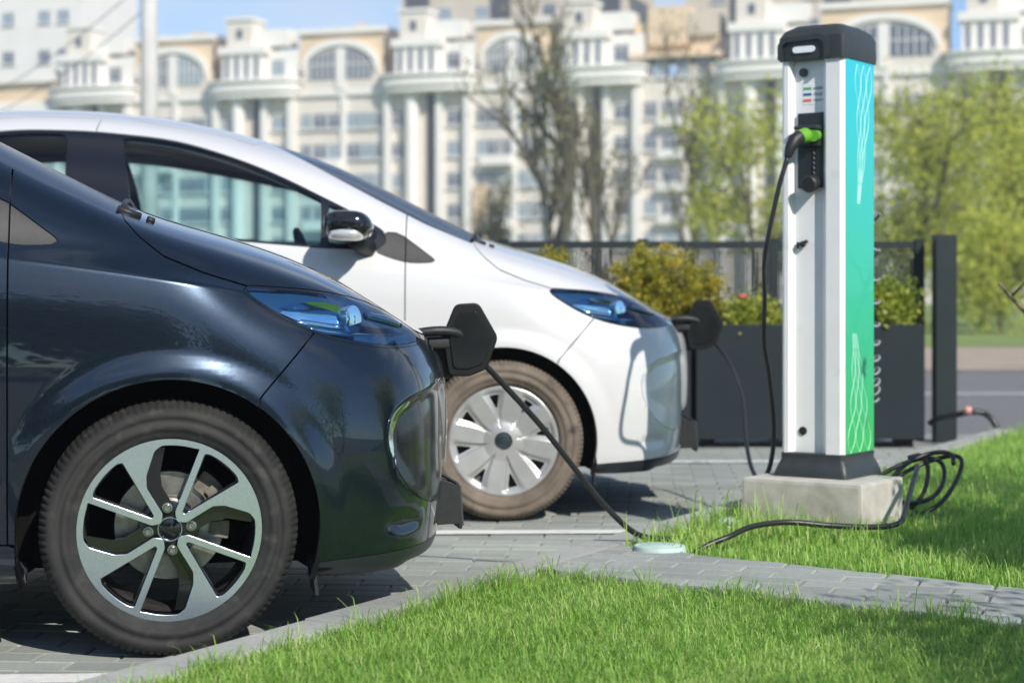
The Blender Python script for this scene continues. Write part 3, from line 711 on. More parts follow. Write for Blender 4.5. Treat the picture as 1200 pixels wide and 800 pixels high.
    # number plate on its bracket
    mb = MB(); mb.box((.815, 0, .283), (.008, .52, .115), ry=R(-4), bev=.003); pl = mb.obj('number_plate', M['plate'], root)
    mb = MB(); mb.box((.808, 0, .283), (.010, .535, .13), ry=R(-4), bev=.004)
    for yy in (-.25, -.1, .1, .25): mb.add([(.70, yy-.03, .375), (.70, yy+.03, .375), (.70, yy+.03, .23), (.70, yy-.03, .23), (.806, yy-.03, .34), (.806, yy+.03, .34), (.806, yy+.03, .235), (.806, yy-.03, .235)], [(0,1,5,4),(1,2,6,5),(2,3,7,6),(3,0,4,7)])
    mb.obj('plate_bracket', M['black_plastic'], pl)
    # charging socket in the nose, its open lozenge flap and hinge
    mb = MB(); mb.box((.795, 0, .70), (.05, .17, .14), bev=.015); mb.box((.825, 0, .705), (.02, .13, .10), bev=.006); sk = mb.obj('charging_socket', M['black_plastic'], root)
    hexa = rounded([(-.078,.012),(-.046,.100),(.016,.106),(.074,.012),(.046,-.078),(-.004,-.100),(-.058,-.100)], .013, 4)
    me = curve_fill('charging_flap', [hexa], .007, .004, 2); me.transform(Matrix.Rotation(R(90), 4, 'X')); me.polygons.foreach_set('use_smooth', np.ones(len(me.polygons), bool)); me.set_sharp_from_angle(angle=R(40))
    fl = link('charging_flap', me, M['flap'], root, (.868, -.115, .742), (0, R(2), R(-6)))
    me = curve_fill('flap_liner', [[(x*.80, z*.80) for x, z in hexa]], .003, .002, 1); me.transform(Matrix.Rotation(R(90), 4, 'X')); link('flap_liner', me, M['gloss_black'], fl, (0, -.011, 0))
    mb = MB(); mb.tube(crom([(.70,-.12,.762),(.76,-.13,.770),(.81,-.125,.768),(.85,-.112,.755)], 4), .014, 8); mb.box((.775, -.105, .735), (.10, .03, .035), bev=.008); mb.obj('flap_hinge', M['black_plastic'], fl.parent, True)
    return root
CP = car_parts(); wheel_data()
def paint_mat(name, col, metal, rough, flake, coat=1.0):
    m = mat(name, col, rough, metal, coat, .5, coat_rough=.025); n, l, b = nodes(m)
    if flake:
        tc = n.new('ShaderNodeTexCoord'); vo = n.new('ShaderNodeTexVoronoi'); vo.inputs['Scale'].default_value = 900; l.new(tc.outputs['Object'], vo.inputs['Vector'])
        mr = n.new('ShaderNodeMapRange'); mr.inputs[3].default_value = 1-flake; mr.inputs[4].default_value = 1+flake
        sp = n.new('ShaderNodeSeparateColor'); l.new(vo.outputs['Color'], sp.inputs[0]); l.new(sp.outputs[0], mr.inputs[0])
        v = n.new('ShaderNodeVectorMath'); v.operation = 'SCALE'; v.inputs[0].default_value = col; l.new(mr.outputs[0], v.inputs['Scale']); l.new(v.outputs[0], b.inputs['Base Color'])
    n2 = n.new('ShaderNodeTexNoise'); n2.inputs['Scale'].default_value = 5; n2.inputs['Detail'].default_value = 8; n2.inputs['Roughness'].default_value = .65; t2 = n.new('ShaderNodeTexCoord'); l.new(t2.outputs['Object'], n2.inputs['Vector'])
    m2 = n.new('ShaderNodeMapRange'); m2.inputs[1].default_value = .42; m2.inputs[2].default_value = .72; m2.inputs[3].default_value = .008; m2.inputs[4].default_value = .04; l.new(n2.outputs[0], m2.inputs[0]); l.new(m2.outputs[0], b.inputs['Coat Roughness'])   # a thin film of road dust
    return m
CM = dict(
    gloss_black=mat('gloss black plastic', (.006,.007,.008), .12, 0, .6), black_plastic=mottle('grained black plastic', (.010,.011,.012), (.018,.019,.020), 60, .5, .0006, 500),
    lip=mat('bumper lip plastic', (.016,.02,.024), .35), glass=glass_mat('window glass', (.74,.92,.94), 0, 1.55), screen=glass_mat('coated windscreen', (.45,.72,.90), .16, 7.0), lining=mat('cabin lining', (.02,.024,.03), .9), pillar=mat('pillar film', (.006,.008,.014), .22),
    red_lens=mat('red lamp lens', (.25,.01,.01), .1, 0, 1), lamp_glass=glass_mat('lamp cover', (.72,.88,.98), 0, 1.62), lamp_dark=mat('lamp housing', (.045,.14,.31), .2, .5), chrome=mat('chrome', (.75,.78,.8), .08, 1),
    blue_chrome=mat('blue tinted chrome', (.50,.74,.95), .14, 1), blue_lens=mat('blue lens', (.02,.10,.28), .03, .6, 1), blue_dark=mat('dark blue lens', (.02,.07,.16), .06, .5, 1), silver_lens=mat('clear indicator lens', (.75,.74,.72), .15, .55, 1),
    liner=mat('wheel well felt', (.008,.008,.008), .95, spec=.1), cabin=mat('cabin plastic', (.012,.014,.017), .6), seat=mottle('seat cloth', (.02,.02,.024), (.035,.033,.036), 40, .9), plate=mat('plate back', (.05,.05,.055), .35),
    flap=mat('flap black', (.006,.0065,.007), .5, 0, .0, .3))
TY_D = mottle('dark tyre rubber', (.013,.013,.0125), (.028,.027,.025), 9, .78, .0008, 120, contrast=(.42,.7), extra=((.042,.040,.037), 26, .55, .72))
TY_B = mottle('dusty tyre rubber', (.12,.096,.072), (.19,.155,.12), 8, .9, .0008, 120, contrast=(.35,.65), extra=((.05,.043,.036), 12, .56, .75))
CMD = dict(CM, insert=mat('satin insert', (.006,.008,.011), .16, 0, .25, .4), tyre=TY_D, machined=mottle('machined alloy', (.60,.67,.74), (.68,.74,.80), 120, .28, metal=.95, mapping=(1,1,1)), rim_barrel=mottle('painted barrel', (.02,.02,.022), (.05,.047,.043), 30, .5), nut=mat('wheel bolt', (.45,.45,.44), .3, 1), disc=mottle('brake disc steel', (.42,.41,.40), (.3,.28,.26), 30, .35, metal=.9), caliper=mottle('cast caliper', (.26,.235,.2), (.16,.14,.12), 40, .55, metal=.5))
CMW = dict(CM, insert=mat('white insert', (.60,.60,.595), .35, 0, 1), bezel=mat('white bezel', (.60,.60,.595), .3, 0, 1), tyre=TY_B, silver=mottle('silver trim paint', (.46,.46,.455), (.53,.525,.515), 14, .33, metal=.55, coat=.3), trim_black=mat('trim centre', (.02,.035,.04), .25, 0, .5), steel_rim=mat('steel rim', (.02,.02,.02), .6))
def car_origin(wx, wy, deg): return (wx-math.sin(R(deg))*.857, wy+math.cos(R(deg))*.857, 0)
dark_car = build_car('parked_car', 'dark blue grey metallic electric hatchback with black and silver alloy wheels', car_origin(-.822, 4.41, 11.5), R(11.5), paint_mat('midnight metallic paint', (.0125,.0225,.038), .74, .24, .5), CMD, 'alloy', CP)
white_car = build_car('parked_car', 'white electric hatchback with dusty tyres and silver eight-spoke wheel trims', car_origin(-.033, 7.05, 1.0), R(1.0), paint_mat('white paint', (.60,.60,.595), 0, .4, 0), CMW, 'trim', CP)

# ------------------------------------------------------------------ ground, paving, kerb, path, lawn
KD = np.array([.469, .883]); KN = np.array([.883, -.469])          # along the kerb / from the bays towards the lawn
K0 = np.array([-.348, 4.45])                                       # point on the lawn-side edge of the kerb
PU = np.array([.783, -.622]); PN = np.array([.622, .783]); PNEAR = np.array([.67, 4.775]); PWID = .52
def kerb_s(x, y): return (x-K0[0])*KN[0]+(y-K0[1])*KN[1]           # > 0 on the lawn side
def path_t(x, y): return (x-PNEAR[0])*PN[0]+(y-PNEAR[1])*PN[1]     # 0..PWID on the path
def clip_poly(poly, n, c):
    """keep n.p <= c"""
    out = []
    for i in range(len(poly)):
        a, b = poly[i], poly[(i+1) % len(poly)]; da = n[0]*a[0]+n[1]*a[1]-c; db = n[0]*b[0]+n[1]*b[1]-c
        if da <= 0: out.append(a)
        if (da < 0) != (db < 0) and da != db: t = da/(da-db); out.append((a[0]+(b[0]-a[0])*t, a[1]+(b[1]-a[1])*t))
    return out
def area(p): return abs(sum(p[i][0]*p[(i+1) % len(p)][1]-p[(i+1) % len(p)][0]*p[i][1] for i in range(len(p))))/2
def stone(poly, z0, z1, ch=.004):
    """one paving stone: chamfered prism round its own centre"""
    c = np.mean(poly, 0); n = len(poly); inn = []
    for p in poly:
        d = np.array(p)-c; inn.append(np.array(p)-d/np.linalg.norm(d)*ch*1.3)
    V = [(p[0]-c[0], p[1]-c[1], z0) for p in poly]+[(p[0]-c[0], p[1]-c[1], z1-ch) for p in poly]+[(p[0]-c[0], p[1]-c[1], z1) for p in inn]
    F = [tuple(range(2*n, 3*n))]+[(i, (i+1) % n, n+(i+1) % n, n+i) for i in range(n)]+[(n+i, n+(i+1) % n, 2*n+(i+1) % n, 2*n+i) for i in range(n)]
    if sum(poly[i][0]*poly[(i+1) % n][1]-poly[(i+1) % n][0]*poly[i][1] for i in range(n)) < 0: F = [f[::-1] for f in F]
    return c, V, F
# one sheet of soil and far ground to the horizon
GR = mottle('far turf', (.045,.085,.014), (.075,.13,.022), .35, .95, extra=((.10,.115,.03), .12, .55, .7))
me = mesh_np('ground', [(-900,-300,-.16),(900,-300,-.16),(900,2500,-.16),(-900,2500,-.16)], np.array([(0,1,2,3)]), False); ground = tag(link('ground', me, GR), kind='structure')
# sand bed below the pavers
SAND = mottle('joint sand', (.30,.27,.22), (.40,.36,.30), 60, .95, .001, 300)
bedp = [(-9,-2),(K0[0]-KD[0]*7.3+KN[0]*-.12, K0[1]-KD[1]*7.3+KN[1]*-.12),(K0[0]+KD[0]*7.0-KN[0]*.12, K0[1]+KD[1]*7.0-KN[1]*.12),(-9, 11.6)]
mb = MB(); mb.prism(bedp, -.15, -.0075); bed = tag(mb.obj('parking_bay_paving', SAND), kind='structure')
PAV = per_object('concrete paver', (.315,.335,.305), .24, .85, 70, .0012)
PAV2 = per_object('path paver', (.31,.33,.305), .24, .85, 70, .0012)
ang = R(-4); ux = np.array([math.cos(ang), math.sin(ang)]); uy = np.array([-ux[1], ux[0]])
cand = []
L_, W_ = .20, .10
for j in range(-60, 95):
    for i in range(-46, 26):
        o = np.array([0, 5.0])+uy*(j*W_)+ux*((i+.5*(j % 2))*L_)
        if o[1] < 2.9 or o[1] > 11.4 or o[0] > 3.2 or o[0] < -4: continue
        if kerb_s(*o) > .1: continue
        g = .0022; q = [o+ux*g+uy*g, o+ux*(L_-g)+uy*g, o+ux*(L_-g)+uy*(W_-g), o+ux*g+uy*(W_-g)]; q = [tuple(p) for p in q]
        q = clip_poly(q, KN, KN@(K0-KN*.125))
        if len(q) >= 3 and area(q) > .0008: cand.append(q)
def vis_rank(q):
    c = np.mean(q, 0); px = 600+c[0]/c[1]*F_PX; inside = -40 < px < 1240 and c[1] > 4.05
    under = 0
    for cx, cy, th in ((dark_car.location.x, dark_car.location.y, R(11.5)), (white_car.location.x, white_car.location.y, R(1))):
        dx, dy = c[0]-cx, c[1]-cy; lx = dx*math.cos(th)+dy*math.sin(th); ly = -dx*math.sin(th)+dy*math.cos(th)
        if lx < .45 and -.35 < ly < 2.2: under = 1
    return (not inside, under, c[1])
cand.sort(key=vis_rank)
def lay(cands, parent, z0, z1, M, limit, tilt=.0022):
    rest = MB()
    for k, q in enumerate(cands):
        dz = random.gauss(0, .0009)
        c, V, F = stone(q, z0, z1)
        sx, sy = random.gauss(0, tilt)*.5, random.gauss(0, tilt)
        V = [(x, y, z+dz+(sx*x+sy*y)*1.5) for x, y, z in V]
        if k < limit:
            me = bpy.data.meshes.new('paver'); me.from_pydata([tuple(map(float, v)) for v in V], [], F); link('paver', me, M, parent, (c[0], c[1], 0))
        else: rest.add([(x+c[0], y+c[1], z) for x, y, z in V], F)
    if rest.v: tag(rest.obj('paver_field', M, parent), kind='stuff')
lay(cand, bed, -.06, 0, PAV, 300)
# painted bay lines, worn, laid on the pavers
PAINT = mottle('worn road paint', (.74,.73,.69), (.66,.65,.62), 30, .8, extra=((.36,.365,.35), 9, .58, .74))
def bay_line(x0, x1, y0, dy, w=.1):
    n = max(2, int((x1-x0)/.1)); V = []; F = []
    for k in range(n+1):
        x = x0+(x1-x0)*k/n; y = y0+dy*(x-x0)/(x1-x0)
        V += [(x, y-w/2+random.gauss(0, .0015), .0045), (x, y+w/2+random.gauss(0, .0015), .0045)]
    F = [(2*k, 2*k+2, 2*k+3, 2*k+1) for k in range(n)]
    o = link('parking_line', mesh_np('parking_line', V, F, False), PAINT); tag(o, kind='structure')
bay_line(-3.5, .76, 6.62, .13); bay_line(-3.5, 2.1, 9.42, .14); bay_line(-3.6, -.62, 4.02, .18)
# kerb stones
KERB = per_object('kerb concrete', (.37,.375,.35), .12, .85, 45, .0015)
kerb = tag(empty('kerb', (0, 0, 0)), kind='structure'); KW = .12; KH = .095
s = -2.6; kmesh = None
while s < 6.6:
    ln = .5; a = K0+KD*s; b = K0+KD*(s+ln-.005)
    q = [tuple(a-KN*KW), tuple(a), tuple(b), tuple(b-KN*KW)]; c = (a+b)/2-KN*KW/2
    mb = MB(); mb.box((0, 0, 0), (ln-.005, KW, .25), bev=.008)
    o = mb.obj('kerb_stone', KERB, kerb, loc=(c[0], c[1], KH-.125+random.gauss(0, .0012)), rot=(0, 0, math.atan2(KD[1], KD[0])+random.gauss(0, .0015))); s += ln
# garden path of the same stones, edge above the lawn
pth_c = []
pa_ = R(-19); vx = np.array([math.cos(pa_), math.sin(pa_)]); vy = np.array([-vx[1], vx[0]])
for j in range(-30, 30):
    for i in range(-14, 16):
        o = np.array([.9, 5.0])+vy*(j*W_)+vx*((i+.5*(j % 2))*L_); g = .0032
        q = [tuple(o+vx*a+vy*b) for a, b in ((g, g), (L_-g, g), (L_-g, W_-g), (g, W_-g))]
        q = clip_poly(q, -PN, -(PN@PNEAR)); q = clip_poly(q, PN, PN@PNEAR+PWID) if len(q) > 2 else q
        q = clip_poly(q, -KN, -(KN@(K0+KN*.003))) if len(q) > 2 else q; q = clip_poly(q, np.array([1, 0]), 2.9) if len(q) > 2 else q
        if len(q) >= 3 and area(q) > .0006: pth_c.append(q)
e0 = K0+KD*.2; 
cors = [PNEAR-PU*1.0, PNEAR+PU*2.6, PNEAR+PU*2.6+PN*PWID, PNEAR-PU*1.0+PN*PWID]; cors = clip_poly([tuple(c) for c in cors], -KN, -(KN@(K0+KN*.003)))
mb = MB(); mb.prism([tuple(c) for c in cors], -.15, .083); path = tag(mb.obj('garden_path', mottle('path bed sand', (.40,.37,.31), (.50,.46,.39), 60, .95)), kind='structure')
pth_c.sort(key=lambda q: np.mean(q, 0)[1]); lay(pth_c, path, .03, .094, PAV2, 300, .004)
# soil of the lawn
SOIL = mottle('lawn soil', (.17,.27,.06), (.22,.33,.08), 20, .95, .006, 60)
lawnp = [tuple(K0-KD*2.6+KN*.002), tuple(K0+KD*6.6+KN*.002), (5.5, 11.2), (7, 3), (3.5, 1.2)]
nx_, ny_ = 60, 80; V = []
lawn_near, lawn_far = .060, .066
def soil_z(x, y):
    return (lawn_near if path_t(x, y) < .26 else lawn_far)+.008*math.sin(x*3.1+y*1.7)*math.cos(y*2.3-x)
mbs = MB(); mbs.prism(lawnp, -.155, .0)
GX = np.linspace(-1.8, 7.0, nx_); GY = np.linspace(1.6, 11.2, ny_); idx = {}; F = []; V = []
for j, y in enumerate(GY):
    for i, x in enumerate(GX): idx[(i, j)] = len(V); V.append((x, y, soil_z(x, y)))
cells = []
for j in range(ny_-1):
    for i in range(nx_-1):
        q = [(GX[i], GY[j]), (GX[i+1], GY[j]), (GX[i+1], GY[j+1]), (GX[i], GY[j+1])]
        q = clip_poly(q, -KN, -(KN@(K0+KN*.002)))
        if len(q) >= 3: cells.append(q)
lv = []; lf = []
for q in cells: lf.append(tuple(range(len(lv), len(lv)+len(q)))); lv += [(x, y, soil_z(x, y)) for x, y in q]
me = mesh_np('lawn_soil', lv, lf, True); bm = bmesh.new(); bm.from_mesh(me); bmesh.ops.remove_doubles(bm, verts=bm.verts[:], dist=.001); bm.to_mesh(me); bm.free()
tag(link('lawn_soil', me, SOIL), kind='structure')
# grass blades
def grass_mat(name, c1, c2, c3):
    m = bpy.data.materials.new(name); m.use_nodes = True; n = m.node_tree.nodes; l = m.node_tree.links; b = n['Principled BSDF']
    at_ = n.new('ShaderNodeAttribute'); at_.attribute_name = 'tone'; cr = n.new('ShaderNodeValToRGB'); cr.color_ramp.elements[0].color = (*c1, 1); cr.color_ramp.elements[1].color = (*c3, 1)
    e = cr.color_ramp.elements.new(.55); e.color = (*c2, 1); l.new(at_.outputs['Fac'], cr.inputs[0]); l.new(cr.outputs[0], b.inputs['Base Color']); b.inputs['Roughness'].default_value = .42; b.inputs['Specular IOR Level'].default_value = .35
    tr = n.new('ShaderNodeBsdfTranslucent'); l.new(cr.outputs[0], tr.inputs[0]); mx = n.new('ShaderNodeMixShader'); mx.inputs[0].default_value = .5; out = n['Material Output']
    l.new(b.outputs[0], mx.inputs[1]); l.new(tr.outputs[0], mx.inputs[2]); l.new(mx.outputs[0], out.inputs[0])
    return m
GRASS = grass_mat('fresh grass', (.17,.33,.055), (.36,.60,.12), (.60,.66,.26))
def patch_noise(x, y, f, s):
    return .5+.25*np.sin(x*f+s)*np.cos(y*f*1.13-s*1.7)+.25*np.sin(x*f*2.3-y*f*1.9+s*3)
def grass(name, label, X, Y, Z, h, w, lean=.5, tone_shift=0):
    n = len(X); a = RNG.uniform(0, 2*np.pi, n); d = a+np.pi/2*np.where(RNG.random(n) < .5, -1, 1)+RNG.normal(0, .35, n)
    cx, sx = np.cos(a)*w*.5, np.sin(a)*w*.5; le = np.abs(RNG.normal(lean, .28, n)); lx, ly = np.cos(d)*h*le, np.sin(d)*h*le
    V = np.empty((n, 7, 3))
    V[:,0] = np.c_[X-cx, Y-sx, Z-.01]; V[:,1] = np.c_[X+cx, Y+sx, Z-.01]
    V[:,2] = np.c_[X-cx*.9+lx*.18, Y-sx*.9+ly*.18, Z+h*.45]; V[:,3] = np.c_[X+cx*.9+lx*.18, Y+sx*.9+ly*.18, Z+h*.45]
    V[:,4] = np.c_[X-cx*.6+lx*.5, Y-sx*.6+ly*.5, Z+h*.8]; V[:,5] = np.c_[X+cx*.6+lx*.5, Y+sx*.6+ly*.5, Z+h*.8]
    V[:,6] = np.c_[X+lx, Y+ly, Z+h*np.clip(1.06-.28*le, .5, 1.1)]
    B = (np.arange(n)*7)[:, None]; T = np.concatenate([B+[0,1,3], B+[0,3,2], B+[2,3,5], B+[2,5,4], B+[4,5,6]])
    me = mesh_np(name, V.reshape(-1, 3), T)
    tone = np.clip(RNG.normal(.5, .2, n)+.28*(patch_noise(X, Y, 5.3, 1.0)-.5)+.2*(patch_noise(X, Y, 1.7, 4.0)-.5)+tone_shift, 0, 1)
    dry = RNG.random(n) < .05; tone[dry] = 1
    at_ = me.attributes.new('tone', 'FLOAT', 'POINT'); at_.data.foreach_set('value', np.repeat(tone, 7).astype(np.float32))
    o = link(name, me, GRASS); tag(o, label, 'grass', kind='stuff'); return o
def sample(n, x0, x1, y0, y1, keep):
    X = RNG.uniform(x0, x1, n); Y = RNG.uniform(y0, y1, n); k = keep(X, Y); return X[k], Y[k]
ks = lambda X, Y: (X-K0[0])*KN[0]+(Y-K0[1])*KN[1]; pt = lambda X, Y: (X-PNEAR[0])*PN[0]+(Y-PNEAR[1])*PN[1]
sz = lambda X, Y: np.where(pt(X, Y) < .26, lawn_near, lawn_far)+.008*np.sin(X*3.1+Y*1.7)*np.cos(Y*2.3-X)
X, Y = sample(290000, -1.3, 2.4, 3.1, 5.6, lambda X, Y: (ks(X, Y) > .012) & (pt(X, Y) < -.012))
h = RNG.gamma(9, .0030, len(X))*(.8+.5*patch_noise(X, Y, 2.1, 2.0)); edge = np.minimum(ks(X, Y), -pt(X, Y)); h *= 1+(.4+4.5*np.clip(patch_noise(X, Y, 9.0, 3.0)-.55, 0, 1))*np.exp(-edge/.05)*(RNG.random(len(X)) < .6)
tx = []
for k in range(42):
    if k % 3: q = K0+KD*RNG.uniform(-.9, 1.15)+KN*RNG.uniform(.015, .05)
    else: q = PNEAR+PU*RNG.uniform(-.5, 1.0)-PN*RNG.uniform(.015, .06)
    m_ = int(RNG.integers(12, 40)); tx.append(np.c_[q[0]+RNG.normal(0, .014, m_), q[1]+RNG.normal(0, .014, m_), RNG.uniform(.05, .115, m_)*RNG.uniform(.6, 1)])
tx = np.concatenate(tx); tx = tx[(ks(tx[:,0], tx[:,1]) > .008) & (pt(tx[:,0], tx[:,1]) < -.008)]; X = np.r_[X, tx[:,0]]; Y = np.r_[Y, tx[:,1]]; h = np.r_[h, tx[:,2]]
grass('lawn_grass', 'fresh green mown lawn in the foreground, before the garden path', X, Y, sz(X, Y), h, RNG.uniform(.0018, .0034, len(X)), .7)
X, Y = sample(210000, .3, 4.2, 4.6, 11.0, lambda X, Y: (ks(X, Y) > .012) & (pt(X, Y) > PWID+.012) & (X < .285*Y+.6))
k = RNG.random(len(X)) < np.clip(1.35-.09*Y, .45, 1); X, Y = X[k], Y[k]
h = RNG.gamma(8, .0044, len(X))*(.7+.8*patch_noise(X, Y, 1.9, 5.0)); edge = np.minimum(ks(X, Y), pt(X, Y)-PWID); h *= 1+.9*np.exp(-edge/.06)*(RNG.random(len(X)) < .4)
bx, by = 1.08, 6.25; near = np.exp(-(((X-bx)*.82-(Y-by)*.57)**2/.14+((X-bx)*.57+(Y-by)*.82+.30)**2/.02)); h *= 1+1.9*near*(RNG.random(len(X)) < .45)
grass('lawn_grass', 'longer sunlit lawn between the garden path and the road, round the charging station', X, Y, sz(X, Y), h, RNG.uniform(.003, .0055, len(X)), .45)
# road, verge and far lawn behind the fence
ROAD = mottle('asphalt', (.14,.138,.135), (.18,.178,.172), 18, .9, .003, 120, extra=((.16,.155,.15), 1.2, .5, .75))
def strip(name, y0, y1, z, M, x0=-60, x1=90, slope=0.0):
    mb = MB(); mb.add([(x0, y0-slope*x0, z), (x1, y0-slope*x1, z), (x1, y1-slope*x1, z), (x0, y1-slope*x0, z)], [(0,1,2,3)]); return tag(mb.obj(name, M), kind='structure')
strip('road', 11.3, 21.8, -.05, ROAD); strip('car_park', -40, 1.1, -.05, ROAD, -40, 40)
strip('road_line', 16.6, 17.1, -.045, mottle('pale worn line', (.36,.34,.31), (.28,.27,.25), 3, .85))
strip('dirt_verge', 21.8, 31, -.04, mottle('sandy verge', (.33,.255,.19), (.40,.32,.245), 1.5, .95, .01, 20, extra=((.14,.15,.06), .8, .6, .75)))
strip('far_lawn', 31, 150, -.035, mottle('far lawn', (.15,.21,.04), (.21,.28,.07), .9, .95, .02, 12, extra=((.16,.18,.05), .25, .5, .72)), -160, 160)

# ------------------------------------------------------------------ charging station on its concrete block
def smoothpath(pts, n=8): return [Vector(p) for p in crom(pts, n)]
FD = Vector((-.82, .572, 0)).normalized(); RD = Vector((.572, .82, 0)).normalized()       # along the front to the left / along the right side to the back
ST_W, ST_D = .236, .262
st_c = Vector((1.137, 6.30, 0)) + FD*ST_W/2 + RD*ST_D/2
st_rz = math.atan2(-FD.y, -FD.x)                                                            # local +x to the right along the front, local -y out of the front
bl_c = Vector((1.165, 6.115, 0)) + FD*.225 + RD*.175
mb = MB(); mb.box((0, 0, .115), (.45, .35, .25), bev=.012)
blk = mb.obj('concrete_block', mottle('cast concrete', (.42,.40,.36), (.54,.51,.46), 14, .9, .0009, 120, extra=((.26,.25,.21), 6, .5, .74)), loc=(bl_c.x, bl_c.y, 0), rot=(0, 0, st_rz)); tag(blk, 'pale concrete foundation block in the grass under the charging station', 'foundation block')
st = tag(empty('charging_station', (st_c.x, st_c.y, 0), st_rz), 'white and turquoise charging station pillar with dark grey cap on a concrete block', 'charging station')
WHT = mottle('white powder coat', (.80,.80,.795), (.85,.85,.845), 6, .38, coat=.2, extra=((.66,.655,.64), 9, .62, .82)); DKG = mottle('charcoal plastic', (.028,.034,.036), (.036,.042,.044), 30, .45, .0004, 300)
Z0, Z1 = .318, 1.70; w, d = ST_W/2, ST_D/2
# extruded profile with the long channel in its front
prof = [(-w+.012,-d),(-w+.028,-d),(-w+.034,-d+.006),(-w+.042,-d+.026),(w-.088,-d+.026),(w-.070,-d+.004),(w-.064,-d),(w-.012,-d),(w,-d+.012),(w,d-.012),(w-.012,d),(-w+.012,d),(-w,d-.012),(-w,-d+.012)]
mb = MB(); n = len(prof); V = [(x, y, z) for z in (Z0, Z1) for x, y in prof]; mb.add(V, [(i, (i+1) % n, n+(i+1) % n, n+i) for i in range(n)]+[tuple(range(n, 2*n)), tuple(range(n-1, -1, -1))]); body = mb.obj('housing', WHT, st)
# printed side panel: turquoise running to green, with the white line ornament
m = mat('side print', (.03,.5,.5), .35, 0, .3); nn, ll, bb = nodes(m); tc = nn.new('ShaderNodeTexCoord'); sp = nn.new('ShaderNodeSeparateXYZ'); ll.new(tc.outputs['Object'], sp.inputs[0])
mr = nn.new('ShaderNodeMapRange'); mr.inputs[1].default_value = Z0; mr.inputs[2].default_value = Z1; ll.new(sp.outputs[2], mr.inputs[0])
cr = nn.new('ShaderNodeValToRGB'); cr.color_ramp.elements[0].color = (.035,.46,.11,1); cr.color_ramp.elements[1].color = (.012,.52,.66,1); e = cr.color_ramp.elements.new(.5); e.color = (.02,.50,.36,1); ll.new(mr.outputs[0], cr.inputs[0]); ll.new(cr.outputs[0], bb.inputs['Base Color'])
mb = MB(); mb.box((w+.0015, .004, (Z0+Z1)/2), (.003, ST_D-.030, Z1-Z0-.012), bev=.001); pan = mb.obj('side_panel', m, st)
mb = MB()
def ornament(pts, r=.0010):
    P = smoothpath([(w+.0032, y, z) for y, z in pts], 3); mb.tube(P, r, 4)
yb = lambda u: -d+.02+u*(ST_D-.04)
def lattice(za, zb, u0, u1, k, amp, taper):
    for ph in (0, math.pi):
        for q in range(k):
            pts = []
            for t in np.linspace(0, 1, 17):
                wdt = 1-taper*t; uc = u0+(u1-u0)*((q+.5)/k-.5)*wdt*1.0+(u1-u0)*.5
                pts.append((yb(uc+amp*wdt*math.sin(math.pi*3.5*t+ph)-.22*taper*t*t), za+(zb-za)*t))
            ornament(pts)
lattice(1.675, 1.19, .28, 1.0, 3, .115, .9); lattice(.325, .74, .0, .98, 3, .15, .85)
tag(mb.obj('line_ornament', mat('white print', (.55,.78,.72), .5), pan), kind='stuff')
# plinth
mb = MB(); pr = [(w+.006, Z0-.012), (w+.004, Z0-.03), (w+.012, Z0-.052), (w+.020, .245), (w+.020, .238)]
V = []; ringn = 16
def rrect(hx, hy, r, k=4):
    out = []
    for cx, cy, a0 in ((hx-r, hy-r, 0), (-hx+r, hy-r, 90), (-hx+r, -hy+r, 180), (hx-r, -hy+r, 270)):
        for i in range(k+1): a = R(a0+90*i/k); out.append((cx+r*math.cos(a), cy+r*math.sin(a)))
    return out
def stack(mb, rings):
    V = []; n = None
    for (hx, hy, r, z) in rings:
        q = rrect(hx, hy, r); n = len(q); V += [(x, y, z) for x, y in q]
    F = [(i*n+k, i*n+(k+1) % n, (i+1)*n+(k+1) % n, (i+1)*n+k) for i in range(len(rings)-1) for k in range(n)]
    F += [tuple(range(n-1, -1, -1)), tuple((len(rings)-1)*n+k for k in range(n))]; mb.add(V, F)
mb = MB(); stack(mb, [(w+.022, d+.022, .02, .238), (w+.022, d+.022, .02, .252), (w+.012, d+.012, .02, .282), (w+.002, d+.002, .015, .300), (w+.003, d+.003, .015, Z0+.002), (w-.002, d-.002, .012, Z0+.006)]); mb.obj('plinth', DKG, st, True, 35)
# cap
mb = MB(); rings = [(w+.006, d+.008, .012, Z1-.012), (w+.009, d+.010, .016, Z1+.004), (w+.008, d+.010, .018, Z1+.068), (w-.004, d-.006, .024, Z1+.094), (w-.030, d-.036, .03, Z1+.112), (w-.07, d-.09, .03, Z1+.120)]
stack(mb, rings); cap = mb.obj('cap', DKG, st, True, 30)
# arched visor on the cap front with the status lamp in it
arch_o = [(-w-.004, Z1-.010), (-w-.004, Z1+.045), (-w+.016, Z1+.068), (w-.075, Z1+.074), (w-.052, Z1+.062), (w-.046, Z1+.035), (w-.046, Z1-.010)]
arch_i = [(-w+.012, Z1-.012), (-w+.012, Z1+.038), (-w+.026, Z1+.052), (w-.085, Z1+.056), (w-.068, Z1+.045), (w-.064, Z1+.030), (w-.064, Z1-.012)]
ring = rounded(arch_o, .008, 3) + rounded(arch_i, .008, 3)[::-1]
mb = MB(); mb.prism(ring, -d-.020, -d-.006, axis='y'); mb.obj('visor', DKG, cap)
lamp = []
for a in np.linspace(90, 270, 9): lamp.append((-.05+.011*math.cos(R(a)), .011*math.sin(R(a))))
for a in np.linspace(-90, 90, 9): lamp.append((.012+.011*math.cos(R(a)), .011*math.sin(R(a))))
mb = MB(); mb.prism([(x-.005, z+Z1+.024) for x, z in lamp], -d-.016, -d-.008, axis='y'); mb.obj('status_lamp', mat('status lamp', (.85,.88,.92), .3), cap)
